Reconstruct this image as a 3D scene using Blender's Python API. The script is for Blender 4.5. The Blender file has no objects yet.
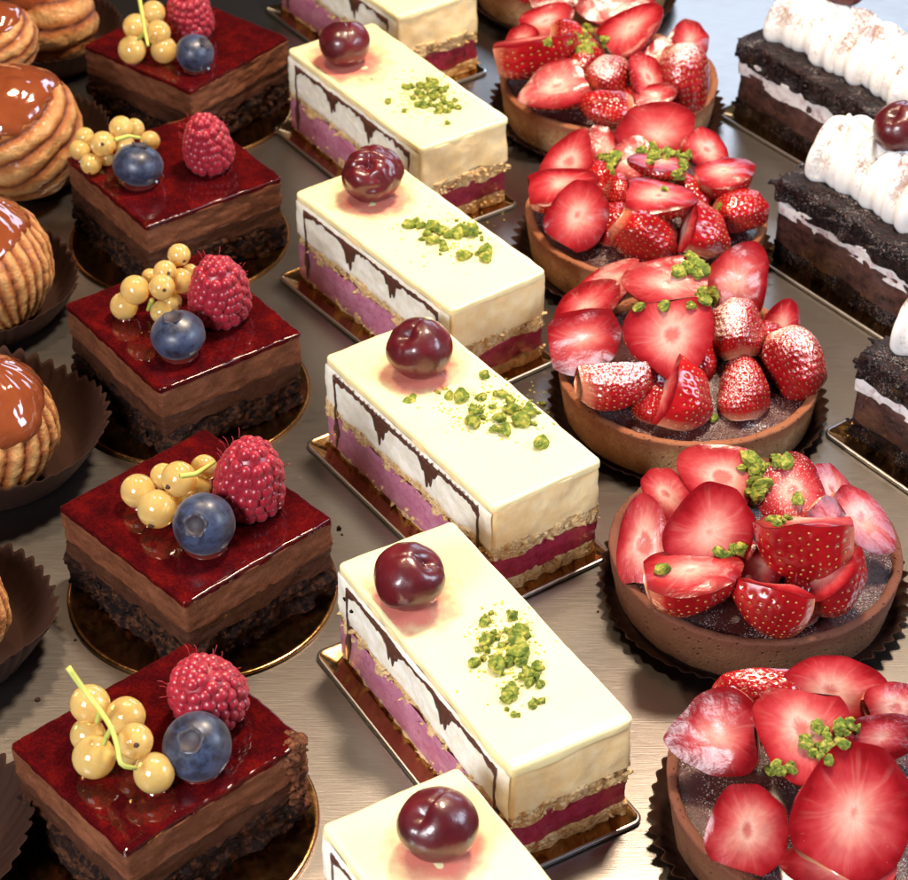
import bpy, math, random
import numpy as np
from mathutils import Vector, Matrix
R = math.radians
S = 0.008            # one modelling unit is 8 mm
Y0 = 65.0
random.seed(7)
sc = bpy.context.scene
COL = sc.collection

# ------------------------------------------------------------------ camera
PITCH, FOC, CH = R(37.6), 2280.0, 52.35
cam_d = bpy.data.cameras.new('camera'); cam = bpy.data.objects.new('camera', cam_d); COL.objects.link(cam)
cam.location = (0, -Y0 * S, CH * S); cam.rotation_euler = (R(90) - PITCH, 0, 0)
cam_d.sensor_width = 36; cam_d.lens = FOC / 908 * 36; cam_d.clip_start = 0.01; cam_d.clip_end = 50
cam_d.dof.use_dof = True; cam_d.dof.focus_distance = 0.60; cam_d.dof.aperture_fstop = 40
sc.camera = cam
FW = np.array([0, math.cos(PITCH), -math.sin(PITCH)]); RT = np.array([1., 0, 0]); UP = np.cross(RT, FW); VV = -FW

def at(px, py, z):
    """point of height z seen along one line of sight, in modelling units"""
    d = FW + RT * (px - 454) / FOC - UP * (py - 440) / FOC
    t = (z - CH) / d[2]
    return np.array([0, 0, CH]) + t * d

def upx(px, py, z):
    """how many photo pixels one unit spans there"""
    return FOC / float(np.dot(at(px, py, z) - np.array([0, 0, CH]), FW))

def W3(p): return Vector((p[0] * S, (p[1] - Y0) * S, p[2] * S))

# ------------------------------------------------------------------ noise
def vnoise(P, seed=0):
    P = np.asarray(P, float) + seed * 17.13
    i = np.floor(P).astype(np.int64); f = P - i; f = f * f * (3 - 2 * f)
    def h(a, b, c):
        n = (a * 374761393 + b * 668265263 + c * 2147483647 + seed * 144665) & 0xffffffff
        n = ((n ^ (n >> 13)) * 1274126177) & 0xffffffff
        return ((n ^ (n >> 16)) & 0xffff) / 32767.5 - 1
    r = 0
    for a in (0, 1):
        for b in (0, 1):
            for c in (0, 1):
                w = (f[..., 0] if a else 1 - f[..., 0]) * (f[..., 1] if b else 1 - f[..., 1]) * (f[..., 2] if c else 1 - f[..., 2])
                r = r + w * h(i[..., 0] + a, i[..., 1] + b, i[..., 2] + c)
    return r
def fbm(P, seed=0, octv=3):
    P = np.asarray(P, float); r = 0; a = 1
    for k in range(octv):
        r = r + a * vnoise(P * 2 ** k, seed + k * 3); a *= .5
    return r

# ------------------------------------------------------------------ objects
def thing(name, label, cat, loc, rot=None, group=None, scale=1.0):
    o = bpy.data.objects.new(name, None); COL.objects.link(o); o.empty_display_size = 1
    place(o, loc, rot, scale); o['label'] = label; o['category'] = cat
    if group: o['group'] = group
    return o
def place(o, loc, rot=None, scale=1.0):
    if not hasattr(scale, '__len__'): scale = (scale,) * 3
    M = Matrix.Translation(W3(loc))
    if rot is not None:
        M = M @ (rot.to_4x4() if isinstance(rot, Matrix) else Matrix.Rotation(rot, 4, 'Z'))
    o.matrix_world = M @ Matrix.Diagonal((S * scale[0], S * scale[1], S * scale[2], 1))
def tag(o, label, cat, group=None):
    o['label'] = label; o['category'] = cat
    if group: o['group'] = group
    return o

class MB:
    def __init__(s): s.v = []; s.f = []; s.m = []; s.u = []; s.n = 0
    def add(s, V, F, mat=0, uv=None):
        V = np.asarray(V, float).reshape(-1, 3)
        s.v.append(V); s.f += [tuple(int(i) + s.n for i in f) for f in F]; s.m += [mat] * len(F)
        s.u.append(np.zeros((len(V), 2)) if uv is None else np.asarray(uv, float).reshape(-1, 2)); s.n += len(V)
        return s
    def mesh(s, name, mats, smooth=True):
        V = np.concatenate(s.v); me = bpy.data.meshes.new(name)
        me.from_pydata(V.tolist(), [], s.f)
        for m in mats: me.materials.append(m)
        me.polygons.foreach_set('material_index', s.m)
        me.polygons.foreach_set('use_smooth', [smooth] * len(s.f))
        U = np.concatenate(s.u); ul = me.uv_layers.new(name='uv')
        idx = np.zeros(len(me.loops), dtype=np.int32); me.loops.foreach_get('vertex_index', idx)
        ul.data.foreach_set('uv', U[idx].ravel())
        me.update(); return me
    def build(s, name, mats, parent=None, smooth=True):
        if not isinstance(mats, (list, tuple)): mats = [mats]
        o = bpy.data.objects.new(name, s.mesh(name, mats, smooth)); COL.objects.link(o)
        if parent: o.parent = parent
        return o

def gridF(nu, nv, wrap=False, off=0, flip=False):
    F = []
    for i in range(nu - 1):
        for j in range(nv if wrap else nv - 1):
            k = (j + 1) % nv
            q = (off + i * nv + j, off + i * nv + k, off + (i + 1) * nv + k, off + (i + 1) * nv + j)
            F.append(q[::-1] if flip else q)
    return F

def lathe(prof, n=96, fr=None):
    prof = np.array(prof, float); th = np.linspace(0, 2 * np.pi, n, endpoint=False)
    r = prof[:, 0][:, None]; V = np.stack([r * np.cos(th), r * np.sin(th), np.repeat(prof[:, 1][:, None], n, 1)], 2)
    if fr is not None: V = fr(V, th)
    return V.reshape(-1, 3), gridF(len(prof), n, True)

def sphere(r=1., nu=16, nv=24, fn=None):
    ph = np.linspace(0.001, np.pi - .001, nu); th = np.linspace(0, 2 * np.pi, nv, endpoint=False)
    P, T = np.meshgrid(ph, th, indexing='ij')
    D = np.stack([np.sin(P) * np.cos(T), np.sin(P) * np.sin(T), np.cos(P)], 2).reshape(-1, 3)
    V = D * r if fn is None else fn(D)
    F = gridF(nu, nv, True, flip=True)
    F.append(tuple(range(nv))); F.append(tuple(range(nu * nv - 1, (nu - 1) * nv - 1, -1)))
    return V, [f[::-1] for f in F] if False else F

def lump(c, r, seed, sq=(1, 1, 1), nu=6, nv=8, amp=.35, fr=1.3):
    V, F = sphere(1., nu, nv)
    V = V * (1 + amp * vnoise(V * fr, seed))[:, None] * np.array(sq) * r
    a = seed * 1.7; c_, s_ = math.cos(a), math.sin(a)
    V = V @ np.array([[c_, -s_, 0], [s_, c_, 0], [0, 0, 1]]).T
    return V + np.array(c), F

def tube(pts, r, n=8):
    pts = np.array(pts, float); m = len(pts); rr = np.full(m, r) if np.isscalar(r) else np.array(r)
    V = []
    for i in range(m):
        t = pts[min(i + 1, m - 1)] - pts[max(i - 1, 0)]; t /= np.linalg.norm(t) + 1e-9
        a = np.cross(t, [0, 0, 1.] if abs(t[2]) < .9 else [1., 0, 0]); a /= np.linalg.norm(a); b = np.cross(t, a)
        for k in range(n):
            q = 2 * np.pi * k / n; V.append(pts[i] + rr[i] * (math.cos(q) * a + math.sin(q) * b))
    F = gridF(m, n, True); F.append(tuple(range(n))[::-1]); F.append(tuple(range((m - 1) * n, m * n)))
    return np.array(V), F

def rrect(l, w, r, step=.12):
    """outline of a rounded rectangle, l along x, w along y; points and outward normals"""
    P = []; N = []
    hx, hy = l / 2 - r, w / 2 - r
    segs = [((hx, -hy - r), (-1, 0), 0)]
    def line(a, b, n):
        k = max(2, int(np.hypot(b[0] - a[0], b[1] - a[1]) / step))
        for i in range(k):
            t = i / k; P.append((a[0] + (b[0] - a[0]) * t, a[1] + (b[1] - a[1]) * t)); N.append(n)
    def arc(cx, cy, a0):
        k = max(2, int(r * 1.57 / step))
        for i in range(k):
            a = a0 + (np.pi / 2) * i / k; P.append((cx + r * math.cos(a), cy + r * math.sin(a))); N.append((math.cos(a), math.sin(a)))
    line((-hx, -hy - r), (hx, -hy - r), (0, -1)); arc(hx, -hy, -np.pi / 2)
    line((hx + r, -hy), (hx + r, hy), (1, 0)); arc(hx, hy, 0)
    line((hx, hy + r), (-hx, hy + r), (0, 1)); arc(-hx, hy, np.pi / 2)
    line((-hx - r, hy), (-hx - r, -hy), (-1, 0)); arc(-hx, -hy, np.pi)
    return np.array(P), np.array(N)

def slab(l, w, z0, z1, rc=.12, er=.05, amp=.03, fr=2., seed=0, wave=0., wfr=.8, dz=.1, step=.12, lowwave=0., topamp=0., octv=3, capn=7, sc_z=1.):
    P, N = rrect(l, w, rc, step); n = len(P)
    zs = list(np.linspace(z0, z1 - er, max(2, int((z1 - z0) / dz) + 1))); rings = [(0, z) for z in zs]
    for a in (30, 60, 90): rings.append((er * (1 - math.cos(R(a))), z1 - er + er * math.sin(R(a))))
    V = []
    wv = fbm(np.c_[P * wfr, np.full(n, seed * 3.1)], seed + 5, 3) * wave
    lw = fbm(np.c_[P * wfr, np.full(n, seed * 7.7)], seed + 9, 3) * lowwave
    for ins, z in rings:
        t = (z - z0) / (z1 - z0)
        q = P - N * ins; zz = z + wv * t + lw * (1 - t)
        p3 = np.c_[q, zz]
        d = fbm(p3 * np.array([fr, fr, fr * sc_z]), seed, octv) * amp
        V.append(np.c_[q + N * d[:, None], zz])
    last = V[-1]
    for k in range(1, capn + 1):
        s = 1 - (k / (capn + .0)) ** 1.0 * .999
        q = last.copy(); q[:, :2] *= s
        if topamp: q[:, 2] += fbm(np.c_[q[:, :2] * 1.3, np.full(n, seed)], seed, 3) * topamp * min(1, k * 2. / capn)
        V.append(q)
    V = np.array(V); return V.reshape(-1, 3), gridF(len(V), n, True)

# ------------------------------------------------------------------ materials
class NT:
    def __init__(s, name):
        s.m = bpy.data.materials.new(name); s.m.use_nodes = True; s.t = s.m.node_tree; s.b = s.t.nodes['Principled BSDF']
        s.tc = s.t.nodes.new('ShaderNodeTexCoord'); s.oi = None
    def n(s, ty, **k):
        x = s.t.nodes.new('ShaderNode' + ty)
        for a, b in k.items(): setattr(x, a, b)
        return x
    def l(s, a, b): s.t.links.new(a, b)
    def set(s, **k):
        for a, v in k.items():
            key = {'rough': 'Roughness', 'metal': 'Metallic', 'coat': 'Coat Weight', 'coatr': 'Coat Roughness', 'spec': 'Specular IOR Level',
                   'sss': 'Subsurface Weight', 'sssr': 'Subsurface Radius', 'ssss': 'Subsurface Scale', 'trans': 'Transmission Weight', 'ior': 'IOR',
                   'sheen': 'Sheen Weight', 'aniso': 'Anisotropic', 'alpha': 'Alpha'}[a]
            if isinstance(v, bpy.types.NodeSocket): s.l(v, s.b.inputs[key])
            else: s.b.inputs[key].default_value = v
        return s
    def coord(s, kind='Object', scale=(1, 1, 1), rot=(0, 0, 0), rnd=True):
        mp = s.n('Mapping'); mp.inputs['Scale'].default_value = scale; mp.inputs['Rotation'].default_value = rot
        s.l(s.tc.outputs[kind], mp.inputs['Vector'])
        if rnd:
            if not s.oi: s.oi = s.n('ObjectInfo')
            mu = s.n('Math', operation='MULTIPLY'); mu.inputs[1].default_value = 37.; s.l(s.oi.outputs['Random'], mu.inputs[0]); s.l(mu.outputs[0], mp.inputs['Location'])
        return mp.outputs[0]
    def noise(s, sc_=1., det=4, rough=.55, co=None, dist=0.):
        x = s.n('TexNoise'); x.inputs['Scale'].default_value = sc_; x.inputs['Detail'].default_value = det; x.inputs['Roughness'].default_value = rough; x.inputs['Distortion'].default_value = dist
        s.l(co if co is not None else s.coord(), x.inputs['Vector']); return x.outputs['Fac']
    def voro(s, sc_=1., co=None, feature='F1', out='Distance', rnd=1.):
        x = s.n('TexVoronoi', feature=feature); x.inputs['Scale'].default_value = sc_; x.inputs['Randomness'].default_value = rnd
        s.l(co if co is not None else s.coord(), x.inputs['Vector']); return x.outputs[out]
    def ramp(s, fac, stops, interp='LINEAR'):
        x = s.n('ValToRGB'); x.color_ramp.interpolation = interp; e = x.color_ramp.elements
        while len(e) < len(stops): e.new(.5)
        for k, (p, c) in enumerate(stops):
            e[k].position = p; e[k].color = (c, c, c, 1) if np.isscalar(c) else (*c, 1)
        s.l(fac, x.inputs[0]); return x.outputs[0]
    def mix(s, f, a, b, mode='MIX'):
        x = s.n('Mix', data_type='RGBA', blend_type=mode)
        for sock, v in ((x.inputs[0], f), (x.inputs[6], a), (x.inputs[7], b)):
            if isinstance(v, bpy.types.NodeSocket): s.l(v, sock)
            elif np.isscalar(v): sock.default_value = v
            else: sock.default_value = (*v, 1)
        return x.outputs[2]
    def math(s, op, a, b=None, clamp=False):
        x = s.n('Math', operation=op, use_clamp=clamp)
        for i, v in enumerate((a, b)):
            if v is None: continue
            if isinstance(v, bpy.types.NodeSocket): s.l(v, x.inputs[i])
            else: x.inputs[i].default_value = v
        return x.outputs[0]
    def base(s, v):
        if isinstance(v, bpy.types.NodeSocket): s.l(v, s.b.inputs['Base Color'])
        else: s.b.inputs['Base Color'].default_value = (*v, 1)
        return s
    def bump(s, h, strength=.5, dist=.0004, normal=None, coat=False):
        x = s.n('Bump'); x.inputs['Strength'].default_value = strength; x.inputs['Distance'].default_value = dist
        s.l(h, x.inputs['Height'])
        if normal is not None: s.l(normal, x.inputs['Normal'])
        s.l(x.outputs[0], s.b.inputs['Normal'])
        if coat: s.l(x.outputs[0], s.b.inputs['Coat Normal'])
        return x.outputs[0]
    def upfac(s, lo, hi):
        g = s.n('NewGeometry'); sp = s.n('SeparateXYZ'); s.l(g.outputs['Normal'], sp.inputs[0])
        mr = s.n('MapRange'); s.l(sp.outputs['Z'], mr.inputs[0]); mr.inputs[1].default_value = lo; mr.inputs[2].default_value = hi
        return mr.outputs[0]
    def uv(s):
        sp = s.n('SeparateXYZ'); s.l(s.tc.outputs['UV'], sp.inputs[0]); return sp.outputs[0], sp.outputs[1]

M = {}
# brushed tray
t = NT('brushed_metal'); co = t.coord(scale=(.8, 22., 1), rot=(0, 0, R(12)), rnd=False); br = t.noise(1., 4, .6, co)
co2 = t.coord(scale=(.12, .12, .12), rnd=False); big = t.noise(1., 3, .5, co2); smg = t.noise(9., 5, .6, t.coord(scale=(.08, .08, .08), rnd=False))
t.base(t.mix(t.ramp(br, [(.3, 0.), (.7, 1.)]), (.36, .325, .30), (.29, .265, .25))).set(metal=1., rough=t.math('ADD', t.math('MULTIPLY', br, .18), .22), aniso=.3)
t.bump(br, .12, .0003); M['metal'] = t.m
# gold card
t = NT('gold_card'); nz = t.noise(.8, 3); t.base(t.mix(nz, (.34, .17, .06), (.50, .28, .11))).set(metal=1., rough=t.math('ADD', t.math('MULTIPLY', t.noise(3., 4), .22), .08)); t.bump(t.noise(1.2, 3), .15, .001); M['gold'] = t.m
t = NT('card_edge'); t.base((.62, .6, .6)).set(metal=1., rough=.28); M['card_edge'] = t.m
# chocolate cake
def crumbly(name, c0, c1, c2, rough=.85, s1=6., bs=.8, bd=.0008, spec=.25, s0=1.6, dust=0):
    t = NT(name); a = t.noise(s0, 5, .65); b = t.noise(s1, 6, .7); v = t.voro(s1 * 1.2)
    c = t.mix(t.ramp(a, [(.38, 0.), (.62, 1.)]), c0, c1); c = t.mix(t.ramp(b, [(.48, 0.), (.66, 1.)]), c, c2)
    if dust: c = t.mix(t.math('MULTIPLY', t.ramp(t.math('ADD', t.math('MULTIPLY', t.noise(14., 3), .6), t.math('MULTIPLY', t.noise(.9, 3), .4)), [(.55, 0.), (.63, 1.)]), dust), c, (.7, .66, .68))
    t.base(c).set(rough=rough, spec=spec); t.bump(t.math('ADD', b, t.math('MULTIPLY', v, .6)), bs, bd); return t
M['choc_sponge'] = crumbly('dark_chocolate_sponge', (.005, .003, .003), (.016, .006, .004), (.085, .030, .013), rough=.8, s1=3.5, bs=1., spec=.12).m
M['brown_crumb'] = crumbly('brown_crumb', (.05, .018, .009), (.13, .045, .02), (.22, .085, .04), rough=.85, s1=5., spec=.12).m
def mousse(name, c0, c1, rough=.62, coat=.03, sss=0.05, bd=.0005, fine=10., spc=.15):
    t = NT(name); a = t.noise(1.1, 5, .6, t.coord(scale=(1, 1, 2.2))); b = t.noise(fine, 5, .65); dents = t.voro(2.4)
    t.base(t.mix(t.ramp(t.math('ADD', t.math('MULTIPLY', a, .65), t.math('MULTIPLY', b, .35)), [(.36, 0.), (.64, 1.)]), c0, c1)).set(rough=t.math('ADD', t.math('MULTIPLY', a, .35), rough - .18), coat=coat, coatr=.35, sss=sss, ssss=.002, sssr=(1, .5, .3), spec=spc)
    t.bump(t.math('ADD', b, t.math('MULTIPLY', t.ramp(dents, [(0, 0.), (.25, 1.)]), .35)), .7, bd); return t
M['mousse_light'] = mousse('milk_chocolate_mousse', (.085, .026, .011), (.19, .066, .030)).m
M['mousse_dark'] = mousse('dark_chocolate_mousse', (.034, .010, .005), (.070, .024, .011)).m
def redglaze(name):
    t = NT(name); a = t.noise(1.2, 4, .6); b = t.noise(11., 6, .8); c = t.noise(.5, 2)
    f = t.math('ADD', t.math('MULTIPLY', a, .42), t.math('MULTIPLY', b, .58))
    cc = t.ramp(f, [(.38, (.020, .0015, .002)), (.5, (.048, .002, .003)), (.62, (.105, .004, .003))])
    t.base(cc).set(rough=.6, spec=.0, coat=.7, coatr=.045, sss=.0)
    t.bump(t.noise(.7, 3), .25, .001, coat=True); return t.m
M['red_glaze'] = redglaze('dark_red_glaze')
t = NT('clear_syrup'); t.base((.25, .03, .02)).set(rough=.03, trans=.6, ior=1.4, coat=1.); M['syrup'] = t.m
# cream slice
t = NT('lemon_glaze'); a = t.noise(.7, 3); sp = t.voro(5.5); spn = t.noise(.8, 2)
c = t.mix(a, (.86, .75, .38), (.88, .79, .47)); speck = t.math('MULTIPLY', t.ramp(sp, [(.03, 1.), (.065, 0.)]), t.ramp(spn, [(.45, 0.), (.6, 1.)]))
t.base(t.mix(t.math('MULTIPLY', speck, .75), c, (.12, .07, .03))).set(rough=.22, coat=.5, coatr=.08, sss=.3, ssss=.003, sssr=(1, .8, .4)); t.bump(t.noise(.9, 4), .12, .001); M['lemon'] = t.m
t = NT('vanilla_cream'); a = t.noise(1.5, 5, .6); b = t.noise(9., 5, .7); sp = t.voro(5.5); spn = t.noise(1.1, 2)
c = t.mix(t.ramp(a, [(.35, 0.), (.65, 1.)]), (.84, .59, .27), (.90, .71, .40)); speck = t.math('MULTIPLY', t.ramp(sp, [(.03, 1.), (.07, 0.)]), t.ramp(spn, [(.42, 0.), (.55, 1.)]))
t.base(t.mix(t.math('MULTIPLY', speck, .8), c, (.1, .06, .03))).set(rough=.55, sss=.25, ssss=.002, sssr=(1, .8, .5)); t.bump(t.math('ADD', a, t.math('MULTIPLY', b, .4)), .5, .0006); M['vanilla'] = t.m
t = NT('white_cream'); a = t.noise(2.2, 5, .65); b = t.noise(9., 5, .7); sp = t.voro(4.5)
c = t.mix(t.ramp(a, [(.4, 0.), (.7, 1.)]), (.90, .88, .79), (.76, .70, .52))
t.base(t.mix(t.math('MULTIPLY', t.ramp(sp, [(.03, 1.), (.06, 0.)]), .7), c, (.2, .15, .1))).set(rough=.45, sss=.25, ssss=.002, sssr=(1, .9, .8), coat=.15, coatr=.3); t.bump(t.math('ADD', a, t.math('MULTIPLY', b, .5)), .5, .0006); M['white_cream'] = t.m
M['pale_sponge'] = crumbly('pale_sponge', (.74, .47, .20), (.84, .62, .34), (.50, .27, .09), rough=.85, s1=7., bs=1., bd=.0008).m
def rmousse(name, c0, c1, c2, rough=.4):
    t = NT(name); a = t.noise(.9, 5, .65, t.coord(scale=(1, 1, 1.8))); b = t.noise(6., 6, .7)
    c = t.mix(t.ramp(a, [(.32, 0.), (.68, 1.)]), c0, c1); c = t.mix(t.math('MULTIPLY', t.ramp(b, [(.5, 0.), (.68, 1.)]), .7), c, c2)
    t.base(c).set(rough=rough, coat=.2, coatr=.2, sss=.15, ssss=.002, sssr=(1, .3, .4)); t.bump(b, .7, .0005); return t.m
M['rasp_mousse'] = rmousse('raspberry_mousse', (.30, .010, .035), (.44, .03, .085), (.16, .004, .015))
M['rasp_smear'] = rmousse('smeared_raspberry_mousse', (.42, .12, .22), (.58, .26, .36), (.34, .03, .09), .35)
t = NT('chocolate_line'); t.base(t.mix(t.noise(5., 4), (.05, .018, .012), (.11, .04, .025))).set(rough=.4, coat=.2); t.bump(t.noise(8., 4), .5, .0003); M['choc_line'] = t.m
t = NT('cherry_juice'); u, v = t.uv(); nz = t.noise(1.4, 4)
al = t.math('MULTIPLY', t.ramp(t.math('ADD', u, t.math('MULTIPLY', t.math('SUBTRACT', nz, .5), .7)), [(.35, 1.), (.95, 0.)], 'EASE'), .62)
t.base((.80, .13, .14)).set(rough=.12, coat=.6, alpha=al); M['juice'] = t.m
# fruit
t = NT('raspberry'); a = t.noise(2., 3); b = t.noise(14., 4, .7)
t.base(t.mix(a, (.22, .005, .016), (.40, .012, .032))).set(rough=t.math('ADD', t.math('MULTIPLY', b, .4), .16), sss=.3, ssss=.0015, sssr=(1, .15, .15), sheen=.08, coat=.1, coatr=.2); t.bump(b, .2, .0002); M['rasp'] = t.m
t = NT('blueberry'); a = t.noise(.9, 4, .65); b = t.noise(4., 5, .7)
t.base(t.mix(t.ramp(t.math('ADD', t.math('MULTIPLY', a, .6), t.math('MULTIPLY', b, .4)), [(.42, 0.), (.58, 1.)]), (.005, .006, .018), (.034, .050, .105))).set(rough=.42, coat=.15, coatr=.25, sheen=.1); t.bump(b, .25, .0002); M['blue'] = t.m
t = NT('blueberry_calyx'); t.base((.03, .022, .03)).set(rough=.6); M['calyx'] = t.m
t = NT('white_currant'); a = t.noise(.8, 2); w = t.n('TexWave', bands_direction='X'); w.inputs['Scale'].default_value = .9; w.inputs['Distortion'].default_value = .6; t.l(t.coord(rnd=False), w.inputs['Vector'])
uu, vv_ = t.uv(); vein = t.math('ABSOLUTE', t.math('SINE', t.math('MULTIPLY', uu, 25.13)))
t.base(t.mix(t.math('MULTIPLY', t.ramp(vein, [(.0, 1.), (.16, 0.)]), .45), t.mix(a, (1., .62, .18), (1., .74, .30)), (1., .92, .62))).set(rough=.1, coat=.6, coatr=.04, sss=.5, ssss=.005, sssr=(1, .6, .25), trans=.58, ior=1.30); M['currant'] = t.m
t = NT('currant_calyx'); t.base((.05, .018, .006)).set(rough=.7); M['tip'] = t.m
t = NT('currant_stem'); t.base((.45, .48, .10)).set(rough=.4, sss=.2, ssss=.001); M['stem'] = t.m
t = NT('cherry'); a = t.noise(.8, 4); b = t.noise(3.5, 3)
t.base(t.mix(t.ramp(a, [(.3, 0.), (.7, 1.)]), (.045, .003, .007), (.115, .006, .011))).set(rough=.36, coat=.42, coatr=.13, sss=.15, ssss=.002, sssr=(1, .1, .1)); t.bump(b, .22, .0007, coat=True); M['cherry'] = t.m
def sugar_mix(t, c, amt, rough, fs=40.):
    n1 = t.noise(fs, 2, .6); n2 = t.noise(1.0, 2); g = t.voro(17.)
    cov = t.math('ADD', t.math('MULTIPLY', t.upfac(-.05, .8), .55), t.math('MULTIPLY', t.math('SUBTRACT', n2, .5), 1.6))
    f = t.math('MULTIPLY', t.ramp(t.math('ADD', t.math('MULTIPLY', n1, .8), t.math('MULTIPLY', cov, amt)), [(.62, 0.), (.76, 1.)]), .85)
    return t.mix(f, c, (.88, .84, .84)), t.math('ADD', t.math('MULTIPLY', f, .5), rough)
for nm, am in (('plain', 0.08), ('sugar', .42)):
    t = NT('strawberry_skin_' + nm); a = t.noise(2., 4); b = t.noise(9., 3); u, v = t.uv()
    c = t.mix(t.ramp(a, [(.3, 0.), (.7, 1.)]), (.20, .003, .006), (.42, .008, .011))
    c = t.mix(t.ramp(t.math('ADD', u, t.math('MULTIPLY', a, .12)), [(.03, .75), (.2, 0.)]), c, (.78, .36, .2))
    c, rg = sugar_mix(t, c, am, .2)
    t.base(c).set(rough=rg, sss=.2, ssss=.002, sssr=(1, .15, .1), coat=.35, coatr=.09); t.bump(b, .25, .0003); M['skin_' + nm] = t.m
    t = NT('strawberry_flesh_' + nm); u, v = t.uv(); cmb = t.n('CombineXYZ'); t.l(t.math('MULTIPLY', u, 9.), cmb.inputs[0]); t.l(t.math('MULTIPLY', v, .9), cmb.inputs[1])
    if not t.oi: t.oi = t.n('ObjectInfo')
    t.l(t.math('MULTIPLY', t.oi.outputs['Random'], 50.), cmb.inputs[2])
    st = t.noise(3.2, 3, .6, cmb.outputs[0]); wet = t.noise(2.2, 4)
    rr = t.math('ADD', t.math('ADD', v, t.math('MULTIPLY', t.math('SUBTRACT', st, .5), .24)), t.math('MULTIPLY', t.math('SUBTRACT', wet, .5), .6))
    rr = t.math('ADD', rr, t.math('MULTIPLY', t.math('SUBTRACT', t.oi.outputs['Random'], .55), .22))
    c = t.ramp(rr, [(.0, (.48, .14, .12)), (.13, (.64, .36, .30)), (.28, (.57, .23, .19)), (.45, (.47, .10, .095)), (.62, (.38, .036, .042)), (.80, (.28, .010, .015)), (.94, (.17, .003, .006))])
    cm2 = t.n('CombineXYZ'); t.l(t.math('MULTIPLY', u, 26.), cm2.inputs[0]); t.l(t.math('MULTIPLY', v, .5), cm2.inputs[1]); t.l(t.math('MULTIPLY', t.oi.outputs['Random'], 50.), cm2.inputs[2])
    ln = t.noise(1.6, 1, .5, cm2.outputs[0]); lm = t.ramp(v, [(.2, 0.), (.35, 1.), (.75, .8), (.95, 0.)])
    c = t.mix(t.math('MULTIPLY', t.math('MULTIPLY', t.ramp(ln, [(.60, 0.), (.72, 1.)]), lm), .09), c, (.82, .46, .40))
    c, rg = sugar_mix(t, c, am * .55, .24)
    t.base(c).set(rough=rg, sss=.35, ssss=.003, sssr=(1, .25, .18), coat=.06, coatr=.15, spec=.28); t.bump(t.noise(14., 3), .3, .0004); M['flesh_' + nm] = t.m
t = NT('strawberry_seed'); t.base(t.mix(t.noise(3.), (.42, .17, .03), (.58, .34, .09))).set(rough=.35, coat=.3); M['seed'] = t.m
t = NT('pistachio'); a = t.noise(1.1, 3); b = t.noise(5., 4, .7)
t.base(t.mix(t.ramp(t.math('ADD', t.math('MULTIPLY', a, .8), t.math('MULTIPLY', b, .2)), [(.36, (.06, .12, .012)), (.5, (.20, .30, .03)), (.64, (.45, .42, .09))]), t.ramp(b, [(.4, (.10, .16, .02)), (.6, (.38, .42, .06))]), .5) if False else t.ramp(t.math('ADD', t.math('MULTIPLY', a, .75), t.math('MULTIPLY', b, .25)), [(.36, (.055, .095, .010)), (.5, (.17, .22, .025)), (.64, (.48, .42, .08))])).set(rough=.72, coat=.04, coatr=.3, spec=.25, sss=.1, ssss=.001); t.bump(b, .8, .0004); M['pist'] = t.m
t = NT('pistachio_dust'); t.base(t.mix(t.ramp(t.noise(2.5, 2), [(.4, 0.), (.6, 1.)]), (.50, .40, .04), (.28, .33, .03))).set(rough=.5); M['dust'] = t.m
# tart
def crust(name, k, red):
    t = NT(name); a = t.noise(.8, 5, .6); b = t.noise(9., 6, .7); u, v = t.uv(); e = t.noise(2.4, 5, .7, t.coord(scale=(1, 1, .6)))
    c = t.mix(t.ramp(a, [(.35, 0.), (.65, 1.)]), (.36 * k, .175 * k, .075 * k), (.56 * k, .33 * k, .16 * k))
    c = t.mix(t.math('MULTIPLY', t.ramp(b, [(.45, 0.), (.62, 1.)]), .5), c, (.22 * k, .085 * k, .04 * k))
    f = t.math('ADD', v, t.math('MULTIPLY', t.math('SUBTRACT', e, .5), .5))
    c = t.mix(t.ramp(f, [(.62, 0.), (.9, .85)]), c, (.13, .035, .022) if red else (.27 * k, .085 * k, .04 * k))
    pk = t.ramp(t.voro(3.2), [(.08, 0.), (.22, 1.)])
    if red: c = t.mix(.6, c, (.17, .062, .036))
    t.base(t.mix(t.math('MULTIPLY', t.math('SUBTRACT', 1., pk), .35), c, (.16 * k, .06 * k, .03 * k))).set(rough=.7, spec=.22); t.bump(t.math('ADD', t.math('ADD', b, e), pk), .9, .0006); return t.m
M['crust'] = crust('golden_tart_crust', 1., False); M['crust_red'] = crust('juice_stained_tart_crust', .50, True)
t = NT('dark_jam'); b = t.noise(5., 6, .7); c, rg = sugar_mix(t, t.mix(b, (.025, .004, .004), (.07, .014, .012)), .22, .15, 18.)
t.base(c).set(rough=rg, coat=.3, coatr=.2); t.bump(b, .6, .0008); M['jam'] = t.m
t = NT('brown_paper'); a = t.noise(.6, 3); b = t.noise(12., 4, .7); t.base(t.mix(a, (.022, .009, .006), (.040, .018, .012))).set(rough=.75, spec=.08); t.bump(b, .4, .0003); M['paper'] = t.m
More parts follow.
